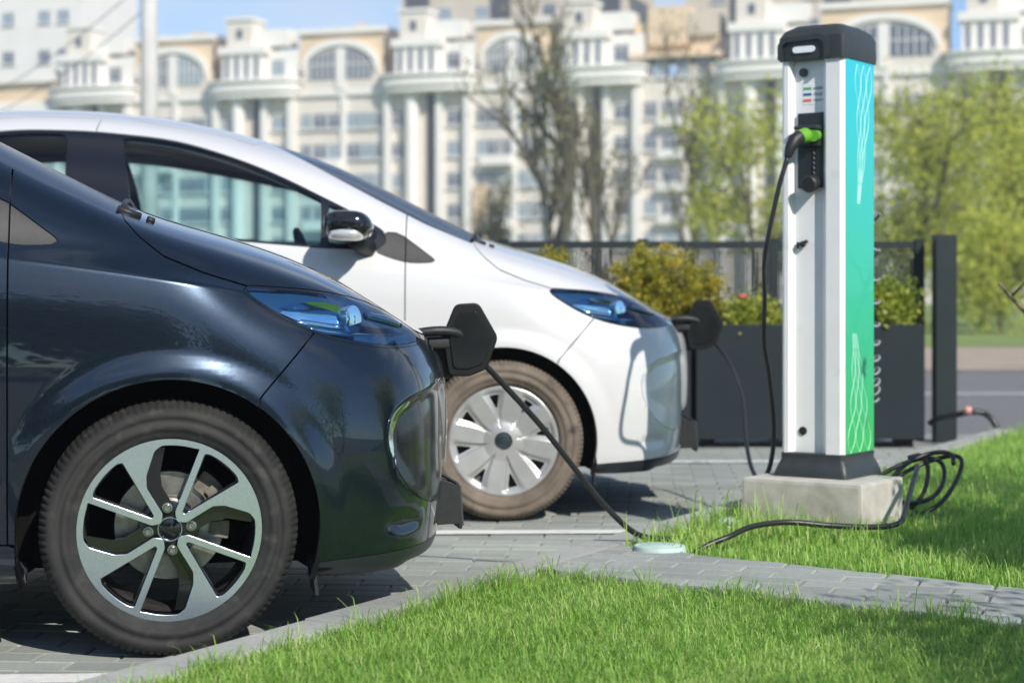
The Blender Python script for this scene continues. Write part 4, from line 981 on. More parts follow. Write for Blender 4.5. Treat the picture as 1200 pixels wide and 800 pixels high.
# socket, plug, key lock, label
fy = -d+.026
mb = MB(); mb.box((-.012, fy-.006, 1.375), (.098, .012, .262), bev=.004); sock = mb.obj('socket_panel', mat('socket panel', (.02,.024,.024), .4), st)
mb = MB(); mb.box((-.012, fy-.028, 1.452), (.088, .05, .013), bev=.004); mb.box((-.012, fy-.014, 1.425), (.082, .022, .075), bev=.006); mb.obj('socket_hood', DKG, sock)
GREEN = mat('green plug', (.13,.38,.03), .45)
mb = MB(); mb.tube([(-.012, fy-.02, 1.428), (-.014, fy-.05, 1.424), (-.020, fy-.085, 1.415)], [.027, .027, .024], 16); mb.tube([(.012, fy-.02, 1.425), (.016, fy-.048, 1.422)], [.022, .020], 12); plug = mb.obj('charging_plug', GREEN, None, True, 40, loc=st.location, rot=(0, 0, st_rz)); tag(plug, 'bright green charging plug pushed into the socket of the charging station', 'plug')
mb = MB(); mb.tube([(-.020, fy-.083, 1.416), (-.026, fy-.105, 1.404), (-.036, fy-.122, 1.375), (-.042, fy-.128, 1.345)], [.0255, .024, .019, .012], 14); mb.obj('handle', mat('plug grip', (.012,.013,.014), .5), plug, True, 40)
mb = MB()
for k in range(14): z = 1.385-k*.0085; mb.tube([(.004+(.002 if k % 2 else -.002), fy-.016, z), (.004-(.002 if k % 2 else -.002), fy-.016, z-.0075)], .0022, 5)
mb.obj('cap_chain', mat('chain steel', (.09,.09,.09), .35, .8), sock)
mb = MB(); mb.tube([(.0, fy-.012, 1.262), (.0, fy-.05, 1.255)], [.027, .030], 18); mb.tube([(.0, fy-.05, 1.255), (.0, fy-.056, 1.254)], [.030, .026], 18); mb.obj('socket_cover', mat('socket cover', (.022,.024,.025), .5), sock, True, 40)
mb = MB(); mb.tube([(-.042, fy+.002, 1.648), (-.042, fy-.010, 1.648)], [.016, .015], 20); mb.tube([(-.042, fy-.010, 1.648), (-.042, fy-.013, 1.648)], .008, 12); mb.obj('lock', mat('lock metal', (.06,.06,.06), .35, .6), st, True, 40)
mb = MB(); mb.tube([(-.044, fy+.002, 1.05), (-.044, fy-.012, 1.05)], [.011, .010], 14); mb.box((-.040, fy-.017, 1.053), (.042, .010, .012), ry=R(-18), bev=.003); mb.box((-.062, fy-.008, 1.046), (.008, .006, .022)); mb.obj('key_lock', mat('lock handle', (.09,.09,.085), .4, .7), st)
mb = MB(); mb.tube([(-.046, fy+.002, .398), (-.046, fy-.004, .398)], [.0155, .0145], 20); mb.obj('cable_hole_plug', mat('rubber plug', (.012,.012,.012), .6), st, True, 40)
for k, (c, t) in enumerate((((.10,.42,.12), 'available'), ((.03,.12,.35), 'charging'), ((.75,.16,.05), 'reserved'))):
    z = 1.592-k*.0205; mb = MB(); mb.box((-.028, fy-.0012, z), (.030, .002, .0085)); mb.obj('label_bar', mat('label '+t, c, .5), st)
    cu = bpy.data.curves.new('label_text', 'FONT'); cu.body = t; cu.size = .0165; cu.align_x = 'LEFT'; cu.extrude = .0003
    to = bpy.data.objects.new('label_text', cu); COL.objects.link(to); dg = bpy.context.evaluated_depsgraph_get(); tm = bpy.data.meshes.new_from_object(to.evaluated_get(dg)); bpy.data.objects.remove(to)
    tm.materials.clear(); link('label_text', tm, mat('label ink', (.08,.09,.10), .6), st, (-.006, fy-.0012, z-.005), (R(90), 0, 0), (.82, 1, 1))
mb = MB(); mb.box((.008, fy-.0004, 1.572), (.108, .001, .072)); mb.obj('label_sheet', mat('label film', (.80,.81,.82), .3), st)
# coiled hose hanging behind the right side
hx = []; zc = 1.16; k = 0; zz = [1.16, 1.03, .925, .845, .765, .70, .645, .60, .56, .53, .505]
tt = np.linspace(0, len(zz)-1, 240)
for t in tt: z = float(spl(t, list(range(len(zz))), zz)); hx.append((w-.010+.017*math.cos(2*math.pi*t), d+.022+.020*math.sin(2*math.pi*t), z+.02*math.sin(2*math.pi*t)))
mb = MB(); mb.tube(hx, .0058, 7); coil = mb.obj('coiled_hose', mat('grey spiral hose', (.20,.21,.225), .4), None, True, loc=st.location, rot=(0, 0, st_rz)); tag(coil, 'grey spiral hose hanging down the back edge of the charging station', 'hose')
# cables
CAB = mat('black cable rubber', (.014,.014,.015), .38)
def cable(name, label, pts, r=.0085, n=8, extra=None):
    P = smoothpath(pts, 10); mb = MB(); mb.tube(P, r, 8); o = mb.obj(name, CAB, None, True); tag(o, label, 'cable', 'black charging cables'); return o
def SL(x, y, z): c, s_ = math.cos(st_rz), math.sin(st_rz); return (st_c.x+x*c-y*s_, st_c.y+x*s_+y*c, z)
p0 = SL(-.042, fy-.129, 1.345)
cable('charging_cable', 'black cable hanging in a long bow from the green plug to the kerb', [p0, (p0[0]-.035, p0[1]-.005, 1.22), (p0[0]-.075, p0[1]+.02, 1.0), (.895, 6.50, .85), (.90, 6.55, .70), (.925, 6.60, .58), (.945, 6.62, .40), (.925, 6.58, .26), (.86, 6.50, .16), (.82, 6.45, .115), (.78, 6.42, .104)], .0085)
cable('charging_cable', 'black cable drooping from the open flap of the white car to the kerb', [(.83, 7.93, .70), (.875, 7.88, .66), (.93, 7.8, .57), (.965, 7.7, .44), (.955, 7.5, .29), (.955, 7.3, .18), (.98, 7.1, .118), (1.0, 6.95, .107), (.93, 6.75, .107), (.80, 6.62, .106)], .0085)
cable('charging_cable', 'black cable sloping from the dark car nose down to the grass by the kerb', [(-.165, 5.415, .705), (-.135, 5.43, .70), (-.088, 5.45, .672), (-.02, 5.49, .60), (.09, 5.56, .475), (.19, 5.63, .345), (.275, 5.70, .235), (.36, 5.765, .145), (.42, 5.81, .108), (.50, 5.85, .095)], .0095)
cable('charging_cable', 'black cable lying across the grass in front of the concrete block', [(.57, 5.70, .075), (.62, 5.72, .098), (.68, 5.74, .118), (.76, 5.80, .142), (.88, 5.86, .148), (1.02, 5.88, .135), (1.16, 5.92, .125), (1.26, 5.98, .13), (1.31, 6.1, .17), (1.38, 6.3, .24), (1.42, 6.42, .27)], .0095)
lp = []
for k in range(46):
    t = k/45; a = 2*math.pi*3.2*t; r0 = .115+.03*math.sin(3.1*t*6); lp.append((1.47+r0*1.15*math.cos(a)+.05*math.sin(5*t), 6.62+.10*math.sin(a*1.0+.4)+.05*t, .205+(.085+.02*math.sin(9*t))*math.sin(a+.7)-.02*t))
cable('charging_cable', 'loosely coiled black cable loops on the grass beside the concrete block', lp, .0085)
mb = MB(); mb.tube(smoothpath([(2.40, 10.55, .13), (2.45, 10.5, .165), (2.53, 10.45, .185), (2.60, 10.4, .205), (2.67, 10.4, .20), (2.71, 10.38, .17), (2.74, 10.36, .12)], 6), .017, 8); cl = mb.obj('cable_stub', CAB, None, True); tag(cl, 'short thick black cable with a pink tip at the foot of the fence post', 'cable')
mb = MB(); mb.tube([(2.575, 10.38, .20), (2.58, 10.37, .235)], [.026, .02], 10); mb.obj('pink_tip', mat('pink plastic', (.62,.30,.27), .5), cl, True)
# plug in the nose of each car
for cr_, lab in ((dark_car, 'black charging plug in the nose socket of the dark car'), (white_car, 'black charging plug in the nose socket of the white car')):
    mb = MB(); mb.tube([(.80, 0, .715), (.84, 0, .712), (.90, 0, .705)], [.032, .034, .030], 14); mb.tube([(.80, .0, .76), (.86, 0, .765), (.90, 0, .735)], .014, 8)
    M_ = cr_.matrix_world if False else Matrix.Translation(cr_.location) @ Matrix.Rotation(cr_.rotation_euler.z, 4, 'Z')
    o = mb.obj('charging_plug', mat('plug grip', (.012,.013,.014), .5), None, True, loc=cr_.location, rot=(0, 0, cr_.rotation_euler.z)); tag(o, lab, 'plug')
# pale round cover at the kerb corner
mb = MB(); mb.lathe([(0, .012), (.058, .011), (.064, .008), (.070, .010), (.078, .009), (.082, 0), (.082, -.03)], 32); vc = mb.obj('valve_cover', mottle('pale green plastic', (.40,.55,.49), (.50,.62,.56), 20, .6), None, True, 35, loc=(.452, 5.62, .098)); tag(vc, 'pale green round plastic cover on the path corner by the kerb', 'cover')
mb = MB(); mb.lathe([(0, .010), (.03, .009), (.034, .004), (.036, -.03)], 20); vc2 = mb.obj('valve_cover', mottle('pale green plastic', (.40,.55,.49), (.50,.62,.56), 20, .6), None, True, 35, loc=(.735, 6.25, .104), rot=(0, 0, 0)); tag(vc2, 'small pale green plastic cap in the grass beside the concrete block', 'cover')

# ------------------------------------------------------------------ fence and planters
FEN = mottle('fence coating', (.012,.020,.023), (.016,.025,.028), 5, .5, spec=.35)
fen = tag(empty('mesh_fence', (0, 10.95, 0)), 'dark grey wire mesh fence with top rail behind the planters', 'fence')
posts = [-3.9, -2.9, -1.55, -.05, .78, 1.56, 2.43]
for x in posts:
    mb = MB(); mb.box((x, 0, .595), (.055, .055, 1.19), bev=.004); mb.box((x, 0, 1.195), (.062, .062, .012)); mb.obj('post', FEN, fen)
for a, b in zip(posts[:-1], posts[1:]):
    mb = MB(); mb.box(((a+b)/2, 0, 1.165), (b-a-.058, .035, .045)); mb.obj('top_rail', FEN, fen)
    mb = MB(); mb.box(((a+b)/2, 0, .12), (b-a-.058, .03, .04)); mb.obj('bottom_rail', FEN, fen)
    mb = MB(); x = a+.04
    while x < b-.03: mb.box((x, 0, .64), (.0095, .004, 1.0)); x += .021
    z = .16
    while z < 1.14: mb.box(((a+b)/2, .005, z), (b-a-.06, .004, .008)); z += .021
    tag(mb.obj('wire_mesh', FEN, fen), kind='stuff')
mb = MB(); mb.box((2.545, 10.8, .605), (.125, .11, 1.21), bev=.006); pz = mb.obj('gate_post', FEN, None); tag(pz, 'wide dark grey steel gate post at the right end of the mesh fence', 'post')
mb = MB(); mb.box((0, 0, 0), (.13, .115, .012), bev=.003); mb.obj('post_cap', FEN, pz, loc=(2.545, 10.8, 1.215))
PLM = mottle('planter coating', (.009,.0155,.0195), (.012,.019,.0235), 3, .6, .0004, 80, spec=.3)
def leaf_mat(name, c1, c2, c3, trans=.35):
    m = grass_mat(name, c1, c2, c3); m.node_tree.nodes['Principled BSDF'].inputs['Roughness'].default_value = .5; m.node_tree.nodes['Mix Shader'].inputs[0].default_value = trans; return m
def leaf_mesh(name, C, size, up=.3, aspect=.55):
    """C (n,3) leaf centres -> small folded leaf faces with a tone each"""
    n = len(C); d = RNG.normal(size=(n, 3)); d[:, 2] += up; d /= np.linalg.norm(d, axis=1, keepdims=True); r = RNG.normal(size=(n, 3)); s_ = np.cross(d, r); s_ /= np.linalg.norm(s_, axis=1, keepdims=True)+1e-9
    L = (size*RNG.uniform(.6, 1.4, n))[:, None]; V = np.empty((n, 4, 3)); V[:,0] = C-d*L*.5; V[:,1] = C+s_*L*aspect*.5; V[:,2] = C+d*L*.5; V[:,3] = C-s_*L*aspect*.5
    T = np.arange(n*4).reshape(n, 4); return mesh_np(name, V.reshape(-1, 3), T, False), n
def tone_attr(me, tone, k): a = me.attributes.new('tone', 'FLOAT', 'POINT'); a.data.foreach_set('value', np.repeat(np.clip(tone, 0, 1), k).astype(np.float32))
def clumps(c, r, n_cl, per, spread, shell_bias=.6):
    d = RNG.normal(size=(n_cl, 3)); d /= np.linalg.norm(d, axis=1, keepdims=True); q = RNG.random(n_cl)**(1/(3*shell_bias+.5)); P = np.array(c)+d*q[:, None]*np.array(r)
    C = np.repeat(P, per, 0)+RNG.normal(size=(n_cl*per, 3))*spread*RNG.uniform(.5, 1.3, (n_cl, 1)).repeat(per, 0); t = np.repeat(RNG.normal(.5, .2, n_cl), per)+RNG.normal(0, .12, n_cl*per); return C, t
def bush(label, loc, r, M, n_cl=220, per=40, spread=.03, size=.022, stems=7, group=None, zmin=None, cat='shrub'):
    root = tag(empty('shrub', loc), label, cat, group); C, t = clumps((0, 0, r[2]*.95), r, n_cl, per, spread)
    if zmin is not None: k = C[:, 2] > zmin; C, t = C[k], t[k]
    me, n = leaf_mesh('foliage', C, size); tone_attr(me, t, 4); link('foliage', me, M, root)
    mb = MB()
    for k in range(stems): a = random.random()*6.28; q = random.uniform(.3, .8); mb.tube([(0.02*math.cos(a), .02*math.sin(a), -.1), (r[0]*.3*q*math.cos(a), r[1]*.3*q*math.sin(a), r[2]*.6), (r[0]*.8*q*math.cos(a), r[1]*.8*q*math.sin(a), r[2]*1.4)], [.008, .006, .003], 5)
    mb.obj('stems', mat('shrub wood', (.09,.065,.04), .9), root); return root
GOLD = leaf_mat('golden conifer leaf', (.13,.16,.018), (.38,.35,.03), (.62,.47,.06)); LIME = leaf_mat('lime leaf', (.12,.19,.02), (.30,.36,.04), (.52,.50,.08))
for x0, x1, lab in ((.43, 1.012, 'dark grey planter box beneath the round golden shrub'), (1.045, 1.69, 'dark grey planter box just left of the charging station'), (1.72, 2.335, 'dark grey planter box at the right end beside the gate post')):
    mb = MB(); cx = (x0+x1)/2; ww = x1-x0; root = tag(empty('planter', (cx, 10.6, 0)), lab, 'planter', 'planters before the fence')
    for yy in (-.19, .19): mb = MB(); mb.box((0, yy, .375), (ww, .02, .65), bev=.003); mb.obj('side_wall', PLM, root)
    for xx in (-ww/2+.012, ww/2-.012): mb = MB(); mb.box((xx, 0, .375), (.02, .358, .646)); mb.obj('end_wall', PLM, root)
    mb = MB(); mb.box((0, 0, .62), (ww-.05, .355, .02)); mb.obj('soil', mottle('potting soil', (.025,.018,.012), (.05,.035,.025), 40, .95, .01), root)
    for xx in (-ww/2+.08, ww/2-.08): mb = MB(); mb.box((xx, 0, .025), (.06, .3, .05)); mb.obj('foot', mat('planter foot', (.01,.01,.01), .7), root)
bush('round golden green shrub in the planter behind the white car', (.88, 10.6, .60), (.34, .21, .29), GOLD, 420, 46, .024, .020)
bush('low lime green plant with a pink flower in the middle planter', (1.37, 10.6, .60), (.27, .16, .14), LIME, 120, 30, .03, .028)
bush('loose lime green plant in the planter by the gate post', (2.14, 10.6, .60), (.20, .16, .19), LIME, 130, 32, .035, .030)
bush('upright yellow shoots in the planter behind the charging station', (1.98, 10.58, .62), (.07, .06, .27), GOLD, 40, 22, .02, .026)
bush('small yellow green shrub showing over the white car hood', (.23, 10.65, .58), (.14, .12, .30), GOLD, 140, 40, .024, .02)
fl = MB()
for k in range(9): a = k*2.4; V, F = superell((1.31+.022*math.cos(a)*(k/9), 10.47+.01*math.sin(a), .86+.014*math.sin(a*1.3)), (.012, .012, .010), 1, 1, 8, 5); fl.add(V, F)
fo = fl.obj('flower', mat('pink petal', (.62,.10,.14), .6), None, True); tag(fo, 'small pink flower on the lime green plant in the middle planter', 'flower')

# ------------------------------------------------------------------ background: apartment block, towers, pole, trees
FA = Vector((-42, 185, 0)); FU = Vector((.948, -.318, 0)).normalized(); F_RZ = math.atan2(FU.y, FU.x)
CRM = mottle('cream render', (.70,.635,.55), (.76,.695,.61), .5, .9, extra=((.62,.56,.485), .16, .5, .8)); WTR = mottle('white render', (.80,.765,.70), (.85,.815,.76), .4, .85); ORA = mottle('orange render', (.70,.53,.34), (.76,.59,.40), .6, .9); BEI = mottle('beige render', (.58,.49,.38), (.64,.55,.44), .4, .9)
WGL = mat('far window glass', (.08,.10,.135), .08, 0, .3); WGL2 = mat('pale window glass', (.22,.30,.34), .1, 0, .3); FRM = mat('window frame white', (.68,.66,.63), .6); DRK = mat('dark recess', (.045,.045,.05), .9); ROF = mat('grey roof metal', (.16,.19,.23), .5)
apt = tag(empty('apartment_building', (FA.x, FA.y, 0), F_RZ), 'long cream apartment block with arched attic windows and rounded white cornices', 'building')
def bpart(name, mb, M, smooth=False, parent=None): return mb.obj(name, M, parent or apt, smooth, 30 if smooth else None)
def bx(x0, x1, z0, z1, y0, y1): mb = MB(); mb.box(((x0+x1)/2, (y0+y1)/2, (z0+z1)/2), (x1-x0, y1-y0, z1-z0)); return mb
_wm = {}
def window(x, z, ww, hh, y=0.0, M=None, parent=None, mull=2):
    """frame set in front of a recessed pane; meshes shared by size"""
    key = (round(ww, 2), round(hh, 2), mull)
    if key not in _wm:
        a = MB(); a.box((0, .02, 0), (ww, .04, hh)); fr = MB(); t = .11
        fr.box((0, -.03, hh/2-t/2), (ww, .08, t)); fr.box((0, -.03, -hh/2+t/2), (ww, .08, t)); fr.box((-ww/2+t/2, -.03, 0), (t, .078, hh-2*t)); fr.box((ww/2-t/2, -.03, 0), (t, .078, hh-2*t))
        for k in range(1, mull): fr.box((-ww/2+ww*k/mull, -.028, 0), (t*.8, .07, hh-2*t))
        fr.box((0, -.026, hh*.22), (ww-2*t, .06, t*.7)); fr.box((0, -.10, -hh/2-.05), (ww+.2, .24, .1))
        _wm[key] = (a.mesh('pane'), fr.mesh('window_frame'))
    p, f = _wm[key]; p0 = link('window', p, M or random.choice((WGL, WGL, WGL2)), parent or apt, (x, y-.06, z)); link('window_frame', f, FRM, p0)
    return p0
CZ = 19.9; H1 = 2.95
def row_z(k): return CZ-2.5-k*H1
LEN0, LEN1 = -13.5, 104
bpart('wall', bx(LEN0, LEN1, -1, CZ+.6, 0, 12), CRM)
def tower(s, seed, depth=1.5):
    # wide curved cornice carried by pilasters and a round column, a drum of slot windows, a top box
    mb = MB(); n = 14; hw = 4.5
    for z0, z1, add in ((CZ-.1, CZ+.45, 0), (CZ+.45, CZ+1.35, .25), (CZ+1.35, CZ+1.6, .5)):
        pts = [(s-hw-add, .4)]+[(s+(hw+add)*math.sin(R(-90+180*k/n)), -(.4+(depth+add)*math.cos(R(-90+180*k/n))**.6 if abs(math.cos(R(-90+180*k/n))) > 1e-6 else .4)) for k in range(n+1)]+[(s+hw+add, .4)]
        mb.prism(pts, z0, z1)
    bpart('cornice', mb, WTR)
    for x, ww in ((-4.2, .6), (1.05, .6), (3.9, .65)): bpart('pilaster', bx(s+x-ww/2, s+x+ww/2, -1, CZ-.1, -.75, .3), WTR)
    mb = MB(); mb.lathe([(.68, -1), (.68, CZ-.6), (.85, CZ-.5), (.85, CZ-.1)], 20, c=(s-1.7, -.55, 0)); bpart('column', mb, WTR, True)
    bpart('recess', bx(s-.35, s+.45, 0, CZ-.2, -.16, -.10), DRK)
    for k in range(5):
        window(s-3.4, row_z(k), 1.35, 1.55); window(s+2.4, row_z(k), 1.5, 1.55)
    bpart('drum', bx(s-3.3, s+1.0, CZ+1.6, CZ+4.2, -.9, 2.5), WTR); bpart('drum_cornice', bx(s-3.6, s+1.5, CZ+4.2, CZ+4.95, -1.2, 2.5), WTR)
    for k in range(4): mb = MB(); x = s-2.75+k*1.05; mb.box((x, -.94, CZ+2.9), (.34, .08, 2.1)); bpart('slot_window', mb, WGL)
    window(s+2.4, CZ+2.8, 1.4, 1.7, -.1); bpart('attic_wall', bx(s+1.0, s+4.5, CZ+1.6, CZ+4.5, -.05, 2), WTR)
    bpart('top_box', bx(s-2.9, s-.2, CZ+4.95, CZ+7.5, -.7, 2.2), CRM); bpart('top_side', bx(s-.2, s+3.4, CZ+4.95, CZ+6.6, -.2, 2.2), WTR); bpart('top_cornice', bx(s-3.1, s, CZ+7.5, CZ+7.8, -.9, 2.2), WTR)
    mb = MB(); mb.box((s-1.5, -.74, CZ+6.2), (.6, .08, .9)); bpart('small_window', mb, WGL)
def arch_bay(a, b, orange=True):
    c = (a+b)/2; hw = (b-a)/2; z0 = CZ+1.0
    bpart('attic', bx(a, b, CZ+.6, CZ+5.9, .05, 4), ORA if orange else CRM); bpart('parapet', bx(a-.2, b+.2, CZ+5.9, CZ+6.4, -.35, 4), WTR)
    # arch: white disc segment with a moulded rim
    rise = 2.6; n = 24
    top = [(c-hw+.4+(b-a-.8)*k/n, z0+1.7+rise*(1-((2*k/n)-1)**2)**.5) for k in range(n+1)]
    mb = MB(); mb.prism([(a+.4, CZ+.4)]+top+[(b-.4, CZ+.4)], -.25, .1, axis='y'); bpart('arch_wall', mb, CRM)
    rim = top+[(x+(c-x)*.07, z-.6) for x, z in top[::-1]]
    mb = MB(); mb.prism(rim, -.6, -.2, axis='y'); bpart('arch_moulding', mb, WTR)
    for x0, x1 in ((a+1.2, c-.5), (c+.5, b-1.2)):
        m_ = 8; tp = []
        for k in range(m_+1): x = x0+(x1-x0)*k/m_; u = (x-c)/hw; tp.append((x, z0+.6+rise*max(0, 1-u*u)**.5))
        mb = MB(); mb.prism([(x0, CZ+1.5)]+tp+[(x1, CZ+1.5)], -.32, -.26, axis='y'); wnd = bpart('arched_window', mb, random.choice((WGL, WGL2)))
        fr = MB()
        for k in range(0, 6): x = x0+(x1-x0)*k/5; u = (x-c)/hw; zt = z0+.55+rise*max(0, 1-u*u)**.5; fr.box((x, -.36, (CZ+1.5+zt)/2), (.13, .1, zt-CZ-1.5))
        fr.box(((x0+x1)/2, -.36, CZ+2.9), (x1-x0, .09, .12)); bpart('window_frame', fr, FRM, parent=wnd)
    bpart('pilaster', bx(c-.42, c+.42, CZ+.5, CZ+4.4, -.5, -.2), WTR); bpart('string_course', bx(a, b, CZ-.1, CZ+.5, -.35, 0), WTR)
    span = b-a
    for k in range(6):
        for f, ww in ((.08, 1.2), (.25, 1.5), (.42, 1.5), (.64, 1.5), (.80, 1.5), (.94, 1.1)): window(a+span*f, row_z(k), ww, 1.6, mull=3 if ww > 1.8 else 2)
    for k in (1, 3):
        mb = MB(); mb.box((a+span*.3, -.55, row_z(k)-1.25), (span*.42, 1.1, .9)); bpart('balcony', mb, WTR)
    bpart('pilaster', bx(a+span*.53-.3, a+span*.53+.3, 0, CZ-.1, -.3, 0), WTR)
for s in (0, 18, 36.2, 52.5, 68.5, 88.5): tower(s, s)
for a, b in ((4.6, 13.3), (22.6, 31.5), (40.8, 48.0), (73.1, 83.9)): arch_bay(a, b)
bpart('dark_slot', bx(13.3, 13.5, 0, CZ+5.5, -.06, .2), DRK); bpart('dark_slot', bx(31.5, 31.7, 0, CZ+5.5, -.06, .2), DRK)
# plain part with an orange attic storey and balconies
bpart('attic', bx(56.0, 63.8, CZ+2.2, CZ+5.6, .5, 5), ORA); bpart('attic_end', bx(57.4, 61.0, CZ+3.4, CZ+6.9, -.2, 5), ORA); bpart('attic_gable', bx(61.0, 63.8, CZ+4.2, CZ+6.3, -.1, 5), BEI); bpart('attic_roof', bx(55.8, 64.2, CZ+2.2, CZ+2.6, -.9, 3), ORA)
for k in range(6):
    for f, ww in ((57.6, 1.3), (59.6, 1.9), (62.4, 1.6)): window(f, row_z(k)+.1, ww, 1.6, mull=3 if ww > 1.8 else 2)
    bpart('balcony', bx(58.4, 60.9, row_z(k)-1.45, row_z(k)-.85, -.9, 0), WTR)
for x in (57, 58.7, 60.6, 62.5): window(x, CZ+1.2, 1.2, 1.5)
bpart('shop_panel', bx(40.6, 42.2, 0, 11.0, -.5, -.35), ORA)
bpart('low_attic', bx(-13.5, -4.6, CZ+.6, CZ+2.4, .3, 5), ORA); bpart('low_cornice', bx(-13.6, -4.4, CZ+2.4, CZ+3.6, -.3, 5), WTR); bpart('low_band', bx(-13.6, -4.5, CZ-.8, CZ+.2, -.6, 0), WTR)
for k in range(5):
    for x in (-12, -9.5, -7): window(x, row_z(k)-.3, 1.4, 1.6)
for x, z in ((9, 8), (27, 5), (45, 8), (60, 3), (78, 6)): mb = MB(); mb.box((x, 5, CZ+6.6), (1.2, 1.2, 1.8)); bpart('roof_vent', mb, BEI)
# other blocks behind
def block(label, x, y, ww, hh, M, rows, cols, stripes=None, dd=14, rz=F_RZ, z0=0):
    root = tag(empty('tower_block', (x, y, 0), rz), label, 'building'); mb = MB(); mb.box((0, dd/2, hh/2), (ww, dd, hh)); mb.obj('wall', M, root)
    mb = MB(); mb.box((0, dd/2, hh+.4), (ww+.6, dd+.6, .8)); mb.obj('parapet', WTR, root)
    for r in rows:
        for c in cols: window(c, r, 1.8, 1.7, 0, None, root)
    for sx, sw in (stripes or ()):
        mb = MB(); mb.box((sx, -.1, hh/2), (sw, .2, hh-1)); mb.obj('dark_stripe', DRK, root)
    return root
block('tall plain white tower block at the far left of the picture', -66, 236, 24, 47, WTR, [22.5, 26, 31, 36, 40.5], [1.5, 6.8, 9.6])
block('beige high-rise with dark window stripes behind the middle of the long block', 0, 232, 30, 46, BEI, [33, 36.5, 40], [-9, -4, 5, 8.5], [(-12.8, 3.2), (-1.5, 2.6), (12.5, 3.4)])
block('beige block with dark roof peeping over the orange attic', 33, 214, 26, 46, BEI, [32, 36, 40], [-9, -4, 2, 8], [(-6.5, 2.2), (5, 3.0)])
# concrete lamp pole and its wires
mb = MB(); mb.tube([(-6.92, 35, -.2), (-6.92, 35, 5), (-6.92, 35, 9.5)], [.175, .165, .15], 12); pole = mb.obj('utility_pole', mottle('pole concrete', (.50,.49,.47), (.58,.57,.55), 3, .9), None, True); tag(pole, 'pale concrete utility pole rising behind the white car roof', 'pole')
for k, (z1, dz, lab) in enumerate(((6.9, -2.3, 'upper overhead wire running left from the concrete pole'), (6.1, -2.0, 'lower overhead wire running left from the concrete pole'))):
    P = [(-6.92-t*14, 35+t*25, 6.9-k*.55+dz*.0*t-.9*4*t*(1-t)-t*.4) for t in np.linspace(0, 1, 14)]; mb = MB(); mb.tube(P, .010, 5); o = mb.obj('overhead_wire', mat('wire', (.03,.03,.035), .6), None, True); tag(o, lab, 'wire')
# trees
BARK = mottle('bark', (.085,.075,.05), (.14,.125,.085), 12, .95, .004, 40)
OLIVE = leaf_mat('budding leaf', (.15,.16,.045), (.27,.26,.08), (.42,.38,.14)); WILL = leaf_mat('spring leaf', (.34,.40,.05), (.60,.63,.10), (.76,.75,.19), .58); DGR = leaf_mat('green leaf', (.07,.12,.02), (.14,.2,.035), (.24,.29,.06))
def tree(label, loc, H, spread, M, n_leaf, leaf, levels=4, first=.22, bare=False, droop=0.0, seed=1, trunk_r=None, density=1.0):
    rnd = random.Random(seed); root = tag(empty('tree', loc), label, 'tree', None); mb = MB(); tips = []
    def grow(p, d, ln, r, lev):
        n = 4; pts = [p]; q = p.copy(); dd = d.copy()
        for k in range(n):
            dd = (dd+Vector((rnd.gauss(0, .14), rnd.gauss(0, .14), rnd.gauss(.03, .08)-droop*(lev > 1)*.25))).normalized(); q = q+dd*ln/n; pts.append(q.copy())
        mb.tube(pts, [r*(1-.55*k/n) for k in range(n+1)], 6 if lev < 2 else 4, False)
        if lev >= 2: tips.extend(pts[1:])
        if lev < levels:
            for k in range(rnd.randint(3, 5) if lev else 7):
                t = rnd.uniform(.35, 1.0) if lev else first+(1-first)*(k+rnd.random())/7; i = min(n, max(1, int(t*n))); a = rnd.uniform(0, 6.283); out = Vector((math.cos(a)*spread, math.sin(a)*spread, rnd.uniform(.35, .9))).normalized()
                grow(pts[i], (dd*.45+out).normalized(), ln*rnd.uniform(.42, .66), r*.48, lev+1)
    grow(Vector((0, 0, -.2)), Vector((rnd.gauss(0, .04), rnd.gauss(0, .04), 1)), H*.62, trunk_r or H*.016, 0)
    mb.obj('trunk', BARK, root, True)
    tips_ = np.array([tuple(t) for t in tips]); k = RNG.integers(0, len(tips_), n_leaf); C = tips_[k]+RNG.normal(size=(n_leaf, 3))*leaf*2.2
    if droop: C[:, 2] -= np.abs(RNG.normal(0, droop*H*.10, n_leaf))
    base = RNG.normal(.5, .22, len(tips_)); me, n = leaf_mesh('crown', C, leaf, .1, .6); tone_attr(me, base[k]+RNG.normal(0, .1, n_leaf), 4); link('crown', me, M, root); return root
tree('bare budding tree with a forked trunk in front of the middle of the block', (1.15, 60, 0), 11.8, .36, OLIVE, 1500, .15, 4, .12, seed=8, trunk_r=.26)
tree('slim budding tree just right of the forked tree', (3.1, 63, 0), 9.6, .32, OLIVE, 800, .14, 4, .2, seed=5, trunk_r=.16)
tree('tall thin bare tree halfway to the charging station', (5.9, 62, 0), 11.0, .3, OLIVE, 1100, .13, 4, .25, seed=9, trunk_r=.15)
tree('fresh green tree immediately left of the charging station', (7.0, 52, 0), 7.4, .7, WILL, 5000, .16, 4, .15, droop=.5, seed=12)
tree('tall yellow green willow directly right of the charging station', (9.9, 45, 0), 8.8, .8, WILL, 7500, .15, 4, .12, droop=.8, seed=21)
tree('broad yellow green willow near the right edge of the picture', (12.3, 48, 0), 8.4, .9, WILL, 8000, .15, 4, .1, droop=.8, seed=27)
tree('darker green tree cut off by the right edge of the picture', (15.1, 52, 0), 9.2, .8, DGR, 7000, .16, 4, .12, droop=.4, seed=33)
tree('low bushy willow at the foot of the willows', (10.9, 41, 0), 3.6, 1.0, WILL, 6500, .13, 4, .08, droop=.6, seed=39)
tree('small budding tree left of the forked tree', (-.9, 66, 0), 6.2, .4, OLIVE, 900, .13, 4, .2, seed=43, trunk_r=.12)
